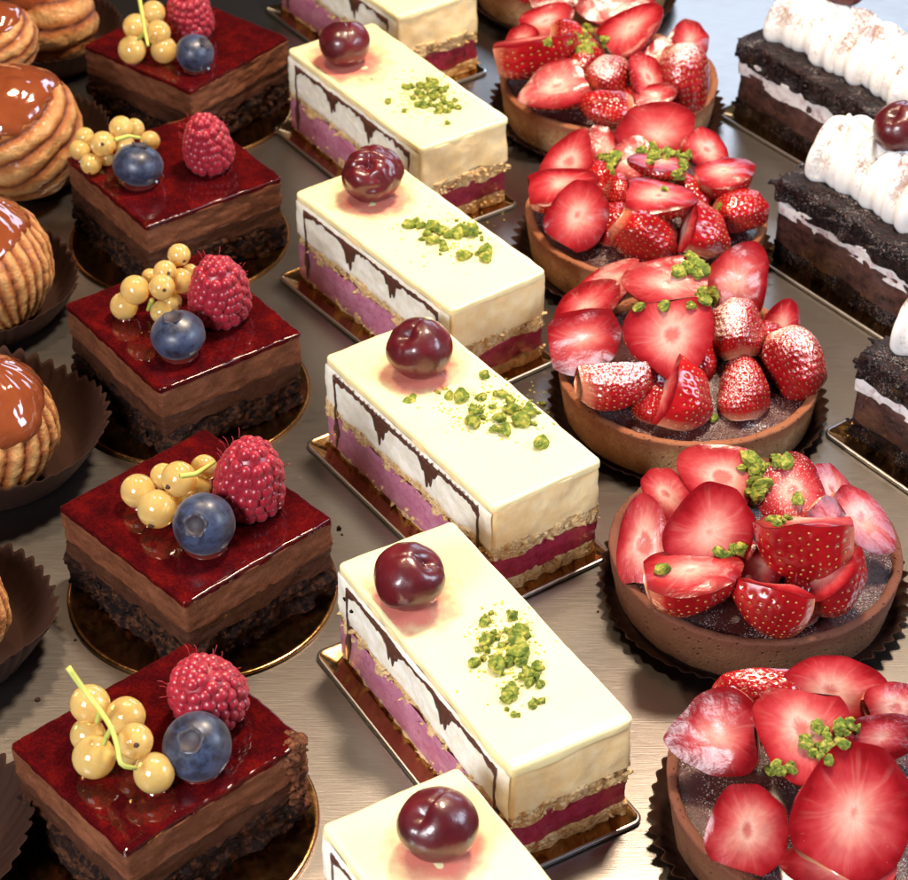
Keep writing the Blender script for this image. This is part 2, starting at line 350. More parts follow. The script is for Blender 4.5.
# choux
t = NT('choux_crust'); u, v = t.uv(); b = t.noise(5., 6, .7); a = t.noise(1.3, 4, .6)
f = t.math('ADD', u, t.math('MULTIPLY', t.math('SUBTRACT', t.math('ADD', t.math('MULTIPLY', a, .6), t.math('MULTIPLY', b, .4)), .5), 1.1))
t.base(t.ramp(f, [(.12, (.12, .024, .005)), (.42, (.29, .075, .014)), (.74, (.44, .15, .032)), (1., (.56, .29, .10))])).set(rough=.5, coat=.25, coatr=.25, spec=.4); t.bump(t.math('ADD', b, a), .9, .0012); M['choux'] = t.m
t = NT('caramel_glaze'); a = t.noise(.8, 3); t.base(t.mix(a, (.15, .030, .010), (.25, .062, .020))).set(rough=.12, coat=1., coatr=.03, sss=.1, ssss=.002); t.bump(t.noise(.55, 2), .3, .003, coat=True); M['caramel'] = t.m
# black slices
M['black_sponge'] = crumbly('dark_iced_sponge', (.004, .002, .003), (.009, .003, .004), (.034, .011, .010), rough=.25, s1=4., bs=1., bd=.0012, spec=.25, dust=.28).m
M['black_mousse'] = mousse('dark_fruit_mousse', (.018, .007, .010), (.13, .055, .045), rough=.34, coat=.5, bd=.0012, fine=4., spc=.4).m
for nm_, lo_ in (('whip', .60), ('whip_dusted', .53)):
  t = NT('dusted_cream'); b = t.noise(7., 5, .75); a = t.noise(.8, 3)
  f = t.math('MULTIPLY', t.ramp(t.math('ADD', b, t.math('MULTIPLY', t.math('SUBTRACT', a, .5), 1.2)), [(lo_, 0.), (lo_ + .09, 1.)]), t.upfac(.05, .6))
  t.base(t.mix(t.math('MULTIPLY', f, .85), (.76, .75, .74), (.20, .07, .04))).set(rough=.45, sss=.12, ssss=.003, sssr=(1, .9, .85)); M[nm_] = t.m
t = NT('torn_cream'); b = t.noise(2.5, 5, .7); t.base(t.mix(t.ramp(b, [(.5, 0.), (.7, 1.)]), (.82, .78, .78), (.45, .22, .25))).set(rough=.45, sss=.2, ssss=.002); t.bump(b, .6, .0008); M['torn'] = t.m

# ------------------------------------------------------------------ tray
b = MB(); xs = np.linspace(-70, 70, 30); ys = np.linspace(5, 175, 30)
X, Y = np.meshgrid(xs, ys, indexing='ij'); b.add(np.stack([X, Y - Y0, 0 * X], 2), gridF(30, 30, flip=True))
tray = b.build('metal_counter', M['metal']); tray.scale = (S, S, S); tray['kind'] = 'structure'

# ------------------------------------------------------------------ boards
def rect_board(cx, cy, th, l, w, label):
    b = MB(); P, N = rrect(l, w, .35, .12); n = len(P)
    rings = [(.0, .03), (-.03, .07), (-.03, .13), (.0, .16), (.07, .165)]
    V = [np.c_[P - N * i, np.full(n, z)] for i, z in rings]; b.add(np.array(V), gridF(5, n, True), 1)
    V = [np.c_[P - N * .07, np.full(n, .165)], np.c_[P - N * .16, np.full(n, .12)], np.c_[P * .6, np.full(n, .12)], np.c_[P * .01, np.full(n, .12)]]
    b.add(np.array(V), gridF(4, n, True), 0)
    o = b.build('cake_board', [M['gold'], M['card_edge']]); place(o, (cx, cy, 0), th); return tag(o, label, 'cake board', 'gold cake boards under the pastries')
def round_board(cx, cy, r, label):
    b = MB(); V, F = lathe([(.01, .0), (r, .0), (r + .05, .05), (r + .05, .11), (r, .15), (r - .12, .15), (r - .2, .11), (r * .5, .11), (.01, .11)], 120)
    b.add(V, F); o = b.build('cake_board', M['gold']); place(o, (cx, cy, 0), 0); return tag(o, label, 'cake board', 'gold cake boards under the pastries')

# ------------------------------------------------------------------ chocolate cakes
def crumbs_on_sides(b, l, w, z0, z1, n, rmin, rmax, seed, mat=0, out=.05):
    rg = random.Random(seed)
    for i in range(n):
        s = rg.choice('xXyyYx'); z = z0 + (z1 - z0) * rg.random(); r = rmin + (rmax - rmin) * rg.random() ** 2
        if s in 'xX': c = ((l / 2 + out) * (1 if s == 'X' else -1), (rg.random() - .5) * w, z)
        else: c = ((rg.random() - .5) * l, (w / 2 + out) * (1 if s == 'Y' else -1), z)
        V, F = lump(c, r, seed * 100 + i, (1.5, .8, .5), 6, 8, .7, 1.7); b.add(V, F, mat)

ORD = ['nearest', 'second nearest', 'third nearest', 'fourth nearest', 'farthest']
def choc_cake(cx, cy, th, w, l, k, look, tilt=0):
    order = ORD[k]
    t = thing('chocolate_cake', look, 'cake', (cx, cy, .12), th, 'square chocolate cakes in the left row')
    b = MB(); b.add(*slab(l - .06, w - .06, 0, 1.36, .15, .05, .24, 1.3, 11 + k, wave=.16, dz=.05, step=.06, octv=5, sc_z=2.2)); crumbs_on_sides(b, l - .06, w - .06, .06, 1.25, 150, .03, .18, 20 + k, out=.0)
    b.build('sponge_base', M['choc_sponge'], t)
    b = MB(); b.add(*slab(l - .03, w - .03, 1.24, 2.05, .12, .03, .07, 1.4, 31 + k, lowwave=.2, wave=.05, dz=.06, step=.07, sc_z=3, octv=4)); b.build('dark_mousse', M['mousse_dark'], t)
    b = MB(); b.add(*slab(l, w, 2.0, 3.16, .10, .03, .05, 1.6, 41 + k, lowwave=.07, dz=.07, step=.07, sc_z=3, octv=4)); b.build('milk_mousse', M['mousse_light'], t)
    b = MB(); b.add(*slab(l + .03, w + .03, 3.13, 3.33, .12, .06, .04, 1.8, 51 + k, lowwave=.05, wfr=1.6, topamp=.006, step=.08, capn=12)); b.build('glaze', M['red_glaze'], t)
    if k == 0:      # the right corner has broken off and shows loose crumb
        b = MB(); r8 = random.Random(4)
        for i in range(150):
            q = r8.random(); a = r8.uniform(-.9, .9); z = .5 + 2.75 * r8.random() ** .8
            b.add(*lump((l / 2 - .12 - .5 * abs(a) * (a < 0) - .25 * r8.random() + .08, w / 2 - .12 - .5 * abs(a) * (a > 0) - .25 * r8.random() + .08, z), r8.uniform(.08, .26), i + 300, (1.2, .9, .7), 7, 9, .6, 1.7))
        b.build('broken_corner', M['brown_crumb'], t)
    return t

CH_TOP = 3.45; QS = (CH - 3.45) / (CH - 2.86)
C = [(-8.98, 49.26, -.83, 6.74, 5.91), (-8.85, 60.24, -.81, 6.36, 6.92), (-10.4, 71.9, -.93, 6.2, 7.0), (-11.83, 83.07, -.94, 6.48, 6.73), (-12.32, 94.35, -.68, 6.49, 6.78)]
clook = ['nearest square chocolate cake, under the currant sprig with a green stem',
         'square chocolate cake with a ragged crumbly base, second from the front in the left row',
         'third square chocolate cake from the front, its top bright red at the left',
         'fourth square chocolate cake from the front, under the widest currant heap',
         'farthest square chocolate cake, cut off by the top of the photo']
C = [(a * QS, b_ * QS, th, w * QS, l * QS) for a, b_, th, w, l in C]
for k, (cx, cy, th, w, l) in enumerate(C):
    choc_cake(cx, cy, th, w, l, k, clook[k])
    round_board(cx + .05, cy - .1, 4.62, f'round gold card under the {ORD[k]} square chocolate cake')

# ------------------------------------------------------------------ cream slices
def cream_slice(cx, cy, th, w, l, k, label):
    H = 4.0
    t = thing('cream_slice', label, 'cake slice', (cx, cy, .13), th, 'rectangular cream slices in the middle row')
    b = MB(); b.add(*slab(l - .04, w - .04, 0, .52, .12, .04, .10, 3., 61 + k, wave=.05, step=.1, dz=.06)); crumbs_on_sides(b, l, w, .06, .5, 90, .03, .13, 70 + k, out=0); b.build('base_sponge', M['pale_sponge'], t)
    b = MB(); b.add(*slab(l - .10, w - .04, .48, 1.56, .12, .04, .05, 2., 71 + k, wave=.06, lowwave=.06, step=.08, dz=.08)); b.build('raspberry_mousse', M['rasp_mousse'], t)
    b = MB(); b.add(*slab(l + .02, w - .02, 1.46, 2.16, .12, .06, .14, 2.2, 81 + k, wave=.12, lowwave=.14, wfr=.9, step=.07, dz=.06, octv=4)); crumbs_on_sides(b, l, w, 1.5, 2.1, 170, .03, .13, 80 + k, out=.02); b.build('middle_sponge', M['pale_sponge'], t)
    b = MB(); b.add(*slab(l, w, 2.04, H - .12, .14, .05, .055, 1.1, 91 + k, lowwave=.12, step=.09, dz=.1)); b.build('vanilla_cream', M['vanilla'], t)
    b = MB(); b.add(*slab(l + .03, w + .03, H - .24, H + .05, .2, .11, .035, 1.1, 101 + k, lowwave=.11, topamp=.018, step=.09, capn=14)); b.build('glaze', M['lemon'], t)
    # the long side that was pressed against a film: white cream, smeared mousse, chocolate border
    yb = -w / 2 - .015; nu = 150
    x = np.linspace(-l / 2 + .04, l / 2 - .04, nu)
    def sheet(lo, hi, th_, nv=10, seed=0, amp=.03):
        b = MB(); U = np.linspace(0, 1, nv); V = []
        for q in U:
            z = lo + (hi - lo) * q
            edge = th_ * (1 - (2 * q - 1) ** 8) * np.minimum(1, np.minimum(np.arange(nu), nu - 1 - np.arange(nu)) / 3.)
            y = yb - .0 - edge - amp * .5 * (1 + fbm(np.c_[x * 1.2, z * 2., x * 0], seed, 5)) * (1 - (2 * q - 1) ** 8)
            V.append(np.c_[x, y, z])
        b.add(np.array(V), gridF(nv, nu)); return b
    lo = 2.0 + .26 * fbm(np.c_[x * .5, x * 0, x * 0], 3 + k, 4); hi = np.full(nu, H - .28)
    sheet(lo, hi, .04, 26, k, .075).build('side_cream', M['white_cream'], t)
    lo2 = np.full(nu, .12) + .04 * fbm(np.c_[x, x * 0, x * 0], 8 + k, 2)
    sheet(lo2, 1.68 + .06 * fbm(np.c_[x * 1.5, x * 0, x * 0], 13 + k, 3), .03, 10, 5 + k, .02).build('smeared_mousse', M['rasp_smear'], t)
    # chocolate border: curtain shaped band with two long ends and loops
    b = MB(); u0, u1 = -l / 2 + .75, l / 2 - .75; n = 260; u = np.linspace(u0, u1, n); s = (u - u0) / (u1 - u0)
    top = H - .42 + .03 * fbm(np.c_[u * 5, u * 0, u * 0], 2 + k, 2)
    dip = np.zeros(n)
    r9 = random.Random(k + 90)
    for c_, dp, wd in ((1 / 3. + r9.uniform(-.02, .02), r9.uniform(.5, .8), .04), (2 / 3. + r9.uniform(-.02, .02), r9.uniform(.5, .8), .04)): dip = np.maximum(dip, dp * np.exp(-((s - c_) / wd) ** 2 * 1.0) * (1 + .3 * np.sin(u * 23)))
    sag = .13 + .30 * np.abs(np.sin(np.pi * 3 * s - np.pi * .0)) * 0
    low = top - (.14 + dip + .26 * (1 - np.abs(np.sin(np.pi * 3 * s))) ** 2 + .11 * fbm(np.c_[u * 4, u * 0, u * 0], 9 + k, 2))
    ydk = yb - .115
    V = [np.c_[u, np.full(n, yb - .03), low - .01], np.c_[u, np.full(n, ydk), low + .02], np.c_[u, np.full(n, ydk - .01), (low + top) / 2], np.c_[u, np.full(n, ydk), top - .02], np.c_[u, np.full(n, yb - .03), top + .01]]
    b.add(np.array(V), gridF(5, n))
    for e, (ue, zl) in enumerate(((u0, .3), (u1, 1.2 + .25 * (k % 3)))):
        m = 40; zz = np.linspace(H - .42, zl, m); xx = ue + .05 * fbm(np.c_[zz * 2, zz * 0, zz * 0 + e], k, 2); rr = .06 + .025 * vnoise(np.c_[zz * 5, zz * 0, zz * 0], k + e)
        if e == 0: rr = rr + .13 * np.exp(-((zz - 1.1) / .35) ** 2)
        rr[-5:] *= np.linspace(1, .2, 5)
        V, F = tube(np.c_[xx, np.full(m, ydk + .02), zz], 1., 8); V = V.reshape(m, 8, 3); cen = np.c_[xx, np.full(m, ydk + .02), zz][:, None]
        V = cen + (V - cen) * np.stack([rr, rr * 0 + .035, rr * 0 + .03], 1)[:, None]; b.add(V.reshape(-1, 3), F)
    m = 900; q = np.linspace(0, 1, m); lx = u0 + (u1 - u0) * q + .10 * np.cos(q * 2 * np.pi * 30 + 2 * np.sin(q * 21)); lz = H - .40 + (.085 + .03 * np.sin(q * 57)) * np.sin(q * 2 * np.pi * 30 + 2 * np.sin(q * 21))
    if k == 2: b.add(*tube(np.c_[lx, np.full(m, ydk - .01), lz], .024, 5))
    b.build('chocolate_border', M['choc_line'], t)
    return t
CL = ['nearest cream slice, mostly cut off by the bottom of the photo',
      'second cream slice from the front with a long pistachio patch',
      'third cream slice from the front, crisp chocolate loops on its side',
      'cream slice fourth from the front with a row of small green pistachio cubes',
      'fifth cream slice from the front, tight mound of pistachio beside its juicy cherry',
      'cream slice farthest back, only its front end in the photo']
BL = ['nearest', 'second nearest', 'third nearest', 'fourth nearest', 'fifth nearest', 'farthest']
A_, B_ = at(325, 830, 4.18), at(455, 761, 4.18); th5 = -1.03; e5 = np.array([math.cos(th5), math.sin(th5)])
m5 = (A_[:2] + B_[:2]) / 2 + e5 * 10.6 / 2
SL = [(m5[0], m5[1], th5, 4.5, 10.6), (.81, 52.49, -1.04, 4.3, 10.75), (.19, 64.53, -.97, 4.55, 10.6), (-1.42, 76.09, -.93, 4.55, 10.5), (-2.54, 88.02, -.97, 4.5, 10.6), (-3.7, 99.9, -.97, 4.5, 10.6)]
for k, (cx, cy, th, w, l) in enumerate(SL):
    cream_slice(cx, cy, th, w, l, k, CL[k])
    e = np.array([math.cos(th), math.sin(th)]); nn = np.array([-e[1], e[0]]); c = np.array([cx, cy]) - nn * .25
    rect_board(c[0], c[1], th, l + 1.1, w + 1.0, f'rectangular gold card under the {BL[k]} cream slice')

# ------------------------------------------------------------------ cherries
def cherry_mesh(seed, wr):
    def fn(D):
        r = 1 + .05 * fbm(D * 1.2, seed, 2)
        ax = np.array([-.45, -.35, .82]); ax /= np.linalg.norm(ax); d = D @ ax
        r = r - (.22 + .1 * wr) * np.exp(-((1 - d) / .045)) - .05 * wr * np.abs(np.sin(5 * D[:, 0] + 3 * D[:, 1] + 2 * vnoise(D * 2, seed))) ** 3
        seam = np.abs(D @ np.array([.8, -.55, .1])); r = r - .03 * np.exp(-(seam / .06) ** 2) * (d > 0)
        return D * r[:, None] * np.array([1.03, .98, .92])
    V, F = sphere(1., 48, 64, fn); return MB().add(V, F)
def lay_cherry(px, py, rp, z, seed, wr, label, rot=0.):
    r = rp / upx(px, py, z + 1); c = at(px, py, z + r * .88)
    o = cherry_mesh(seed, wr).build('cherry', M['cherry']); place(o, (c[0], c[1], z + r * .88), Matrix.Rotation(rot, 3, 'Z'), r)
    tag(o, label, 'cherry', 'cherries on the slices'); return c, r
STOP = 4.18
CHY = [(438, 825, 40, 3, .0, 'smooth round cherry on the nearest cream slice', 0), (409, 577, 37, 5, .3, 'plump bright cherry on the second nearest cream slice', 2.2),
       (420, 348, 33, 9, .3, 'dark shiny cherry with a dimple, on the third nearest cream slice', 0), (372, 174, 31, 12, 1.6, 'wrinkled torn cherry on the fourth nearest cream slice', .6),
       (345, 43, 25.5, 15, .2, 'cherry in a pool of red juice on the fifth nearest cream slice', 4)]
from itertools import count
slices = [o for o in COL.objects if o.name.startswith('cream_slice')]
for k, (px, py, rp, sd, wr, lab, rot) in enumerate(CHY):
    c, r = lay_cherry(px, py, rp, STOP, sd, wr, lab, rot)
    # juice seeping from under it onto the glaze
    b = MB(); n = 48; rings = 14; V = []; U = []
    rg = 1.75 if k != 4 else 2.3
    for i in range(rings):
        q = (i + .02) / (rings - 1); a = np.linspace(0, 2 * np.pi, n, endpoint=False)
        rr = r * rg * q; V.append(np.c_[rr * np.cos(a), rr * np.sin(a), np.full(n, 0.)]); U.append(np.c_[np.full(n, q), a])
    V = np.array(V).reshape(-1, 3)
    b.add(V, gridF(rings, n, True, flip=False), 0, np.array(U).reshape(-1, 2))
    s = SL[k]; d = np.array([c[0] - s[0], c[1] - s[1]]); ca, sa = math.cos(-s[2]), math.sin(-s[2]); lx, ly = d[0] * ca - d[1] * sa, d[0] * sa + d[1] * ca
    vv = b.v[0]; vv[:, 0] = np.clip(vv[:, 0] + lx, -s[4] / 2 + .12, s[4] / 2 - .12); vv[:, 1] = np.clip(vv[:, 1] + ly, -s[3] / 2 + .12, s[3] / 2 - .12); vv[:, 2] = STOP - .13 + .012
    o = b.build('juice_stain', M['juice'], slices[k])

# ------------------------------------------------------------------ berries on the chocolate cakes
def frame(n, x):
    n = np.array(n, float); n /= np.linalg.norm(n); x = np.array(x, float); x = x - n * (x @ n); x /= np.linalg.norm(x); y = np.cross(n, x)
    return Matrix(((x[0], y[0], n[0]), (x[1], y[1], n[1]), (x[2], y[2], n[2])))
def raspberry_mesh(seed):
    b = MB(); rg = random.Random(seed); V, F = sphere(1., 20, 24, lambda D: D * np.array([.40, .40, .50])); b.add(V, F)
    rows = 8
    for i in range(rows):
        t_ = i / (rows - 1.); z = -.40 + .86 * t_; rad = .455 * math.sqrt(max(.02, 1 - ((t_ - .22) / .82) ** 2)) if t_ > .22 else .455 * (1 - .25 * ((.22 - t_) / .22) ** 2)
        dr = .104 - .018 * t_; n = max(1, int(round(2 * np.pi * rad / (dr * 1.72))))
        for j in range(n):
            a = 2 * np.pi * (j + .5 * (i % 2)) / n + rg.uniform(-.08, .08); s = dr * rg.uniform(.9, 1.12)
            V, F = sphere(1., 10, 12); V = V * np.array([s, s, s * 1.0]) + np.array([rad * .86 * math.cos(a), rad * .86 * math.sin(a), z + rg.uniform(-.015, .015)]); b.add(V, F)
    V, F = sphere(.1, 10, 12); b.add(V + np.array([0, 0, .46]), F)
    # fine hairs
    for i in range(26):
        a = rg.uniform(0, 6.28); z = rg.uniform(-.3, .45); rd = .45 * math.sqrt(max(.05, 1 - (z / .62) ** 2)); p = np.array([rd * math.cos(a), rd * math.sin(a), z]); q = p * 1.16 + np.array([rg.uniform(-.03, .03), rg.uniform(-.03, .03), .03])
        b.add(*tube([p * .95, (p + q) / 2 + .01, q], [.006, .005, .003], 4))
    return b.mesh('raspberry', [M['rasp']])
rmesh = [raspberry_mesh(s) for s in (1, 2)]
RB = [(205, 691, 88, 84, -.25, .15, 'raspberry lying behind the blueberry on the nearest chocolate cake'), (250, 477, 81, 96, .12, .0, 'tall raspberry on the second nearest chocolate cake'),
      (219, 290, 71, 80, .05, .05, 'raspberry on the third nearest chocolate cake, beside a pile of currants'), (207, 143, 57, 66, -.05, 0, 'raspberry standing apart at the right on the fourth nearest chocolate cake'),
      (189, 14, 54, 58, .0, 0, 'raspberry on the farthest chocolate cake')]
for k, (px, py, w, l, tx, ty, lab) in enumerate(RB):
    u_ = upx(px, py, 4.); sw, sl_ = w / u_ / 1.08, l / u_ / 1.04
    z = CH_TOP + sl_ * .46
    p = at(px, py, z); o = bpy.data.objects.new('raspberry', rmesh[k % 2]); COL.objects.link(o)
    place(o, p, frame((tx, -.25 - ty, 1), (1, .3 * k, 0)), (sw, sw, sl_)); tag(o, lab, 'raspberry', 'raspberries on the chocolate cakes')
def blueberry(px, py, rp, ax, lab, sq=.9):
    r = rp / upx(px, py, 3.5); z = CH_TOP + r * sq * .93; p = at(px, py, z)
    t = thing('blueberry', lab, 'blueberry', (p[0], p[1], z), frame(ax, (1, .2, .1)), 'blueberries on the chocolate cakes', r)
    def fn(D):
        d = D[:, 2]; q = np.sqrt(D[:, 0] ** 2 + D[:, 1] ** 2)
        rr = 1 + .02 * fbm(D * 1.5, int(rp), 2) - .20 * ((d > 0) * np.exp(-(q / .27) ** 4)) + .04 * ((d > 0) * np.exp(-((q - .32) / .07) ** 2))
        return D * rr[:, None] * np.array([1, 1, sq])
    V, F = sphere(1., 56, 64, fn); MB().add(V, F).build('berry_skin', M['blue'], t)
    b = MB(); n = 60; a = np.linspace(0, 2 * np.pi, n, endpoint=False); lob = .5 + .5 * np.cos(5 * a)
    V = [np.c_[.01 * np.cos(a), .01 * np.sin(a), np.full(n, sq * .885)], np.c_[.22 * np.cos(a), .22 * np.sin(a), np.full(n, sq * .90)], np.c_[.27 * np.cos(a), .27 * np.sin(a), np.full(n, sq * .955)], np.c_[(.31 + .02 * lob) * np.cos(a), (.31 + .02 * lob) * np.sin(a), sq * (.98 + .05 * lob)], np.c_[(.34 + .07 * lob) * np.cos(a), (.34 + .07 * lob) * np.sin(a), sq * (.965 + .05 * lob)]]
    b.add(np.array(V), gridF(5, n, True)); b.build('crown', M['calyx'], t)
    return p, r
BBY = [(197, 746, 34.5, (-.1, -.5, .75), 'dark blueberry with an open crown on the nearest chocolate cake', .88), (204, 524, 31, (-.2, -.8, .6), 'round blueberry with its small crown facing the viewer, second nearest chocolate cake', .96),
       (178, 335, 27, (-.15, -.05, 1), 'flat topped blueberry on the third nearest chocolate cake', .86), (138, 165, 25, (.2, .3, 1), 'squat blueberry on the fourth nearest chocolate cake', .82),
       (195, 53, 19, (.6, -.2, .7), 'small blueberry on the farthest chocolate cake', .95)]
cakes = [o for o in COL.objects if o.name.startswith('chocolate_cake')]
def puddle(k, p, r, sx=1.15):
    s = C[k]; d = (p[0] - s[0], p[1] - s[1]); ca, sa = math.cos(-s[2]), math.sin(-s[2]); lx, ly = d[0] * ca - d[1] * sa, d[0] * sa + d[1] * ca
    b = MB(); V, F = lathe([(r * 1.0 * sx, -.01), (r * .92 * sx, .03), (r * .7 * sx, .09), (r * .3, .16), (.01, .16)], 40, lambda V, th: V * (1 + .10 * np.sin(3 * th + k) * np.array([[[1.]]]).repeat(1, 0))[0][:, :, None] if False else V)
    b.add(V + np.array([lx, ly, 3.335]), F); b.build('syrup_drop', M['syrup'], cakes[k])
for k, (px, py, rp, ax, lab, sq) in enumerate(BBY):
    p, r = blueberry(px, py, rp, ax, lab, sq); puddle(k, p, r * .62)

cur = MB(); V, F = sphere(1., 24, 32); az = (np.arctan2(V[:, 1], V[:, 0]) / (2 * np.pi)) % 1
cur.add(V, F, 0, np.c_[az, V[:, 2]]); cur_me = cur.mesh('currant', [M['currant']])
tipm = MB()
for i in range(5): tipm.add(*lump((.06 * math.cos(i * 1.26), .06 * math.sin(i * 1.26), 1.03), .10, i + 3, (1, 1, .9), 5, 6, .4)); 
tipm.add(*lump((0, 0, 1.0), .16, 9, (1, 1, .5), 5, 8, .2)); tip_me = tipm.mesh('currant_tip', [M['tip']])
SP = [ # nearest first: berries (px, py, r px, layer, tip direction or None) and stem point lists
 ([(90, 704, 20, 1, None), (126, 716, 19.5, 1, None), (88, 735, 18, 0, None), (94, 757, 22, 0, None), (135, 741, 18, 1.2, (.2, -.8, .5)), (129, 752, 14, 0, None), (154, 773, 21, 0, None)],
  [[(68, 667, 6.2), (77, 680, 5.8), (88, 695, 5.4), (100, 710, 5.2), (112, 728, 5.2), (118, 748, 4.9), (120, 766, 4.6), (136, 768, 4.2)], [(112, 728, 5.2), (107, 736, 4.6), (104, 744, 4.2)], [(100, 710, 5.2), (97, 722, 4.6)]],
  'sprig of pale currants with a long green stem on the nearest chocolate cake'),
 ([(138, 491, 17.5, 0, None), (157, 509, 20, 0, (-.2, -.8, -.3)), (179, 479, 17.8, 1, (-.5, -.8, .1)), (163, 476, 13, .5, None), (204, 468, 13.5, .6, None), (199, 485, 13, 0, None), (183, 500, 11, 0, None)],
  [[(180, 476, 5.), (196, 474, 4.9), (208, 466, 4.8), (214, 462, 4.6)]], 'cluster of pale currants left of the blueberry on the second nearest chocolate cake'),
 ([(124, 306, 14, 0, None), (135, 290, 14.7, 1, None), (162, 287, 12.6, 1.6, (.3, -.9, .3)), (165, 272, 11.5, 2, (.4, -.8, .4)), (179, 255, 11.2, 2.2, (.5, -.8, -.1)), (181, 281, 12.6, 1.2, None), (150, 277, 8.5, 1.2, None), (162, 312, 12, 0, None), (172, 302, 10, .4, (.7, -.6, 0)), (190, 272, 8, 1.2, None)],
  [[(152, 300, 3.8), (148, 310, 3.1)]], 'tall pile of yellow currants on the third nearest chocolate cake'),
 ([(80, 150, 10.5, 0, None), (91, 164, 10.8, 0, (-.1, -.8, -.5)), (85, 137, 9.5, .6, None), (103, 144, 12.6, .9, (.1, -.9, .5)), (121, 128, 11.8, 1.4, None), (134, 129, 10.5, 1, None), (124, 145, 11, .5, None), (107, 158, 8, 0, None), (150, 141, 10, .6, None), (139, 152, 9, .3, None)],
  [[(115, 140, 5.2), (128, 136, 5.1), (140, 138, 4.8)]], 'wide heap of yellow currants on the fourth nearest chocolate cake'),
 ([(132, 50, 14, 0, None), (164, 50, 13.5, 0, None), (136, 27, 13, .8, None), (153, 13, 12.3, 1.2, None), (158, 33, 12.5, 1, None)],
  [[(139, -4, 6.), (142, 14, 5.6), (145, 32, 5.3), (148, 46, 5.)], [(145, 32, 5.3), (138, 40, 4.8)]], 'sprig of five pale currants on the farthest chocolate cake')]
for k, (bs, stems, lab) in enumerate(SP):
    px, py = bs[0][:2]; base = at(px, py, CH_TOP); base[2] = CH_TOP
    t = thing('currant_sprig', lab, 'currants', base, 0, 'white currants on the chocolate cakes')
    for i, (x, y, rp, ly, tp) in enumerate(bs):
        r = rp / upx(x, y, 3.5); z = CH_TOP + r * .96 + ly * .75; p = at(x, y, z) - base
        o = bpy.data.objects.new('currant', cur_me); COL.objects.link(o); o.parent = t; o.scale = (r, r, r * .97); o.location = p
        d = tp or (math.sin(i * 2.3) * .7, .6, -.4 + .3 * math.cos(i)); o.rotation_euler = frame(d, (1, .1, .2)).to_euler()
        q = bpy.data.objects.new('calyx_tip', tip_me); COL.objects.link(q); q.parent = o
        if ly == 0 and i % 2 == 0: puddle(k, at(x, y, z), r * .5)
    b = MB()
    for st in stems:
        pts = np.array([at(x, y, z + .59) - base for x, y, z in st]); m = 20; tt = np.linspace(0, len(pts) - 1, m)
        sm = np.stack([np.interp(tt, np.arange(len(pts)), pts[:, j]) for j in range(3)], 1)
        sm[1:-1] = (sm[:-2] + sm[1:-1] * 2 + sm[2:]) / 4; b.add(*tube(sm, np.linspace(.095, .07, m), 8))
    b.build('stem', M['stem'], t)

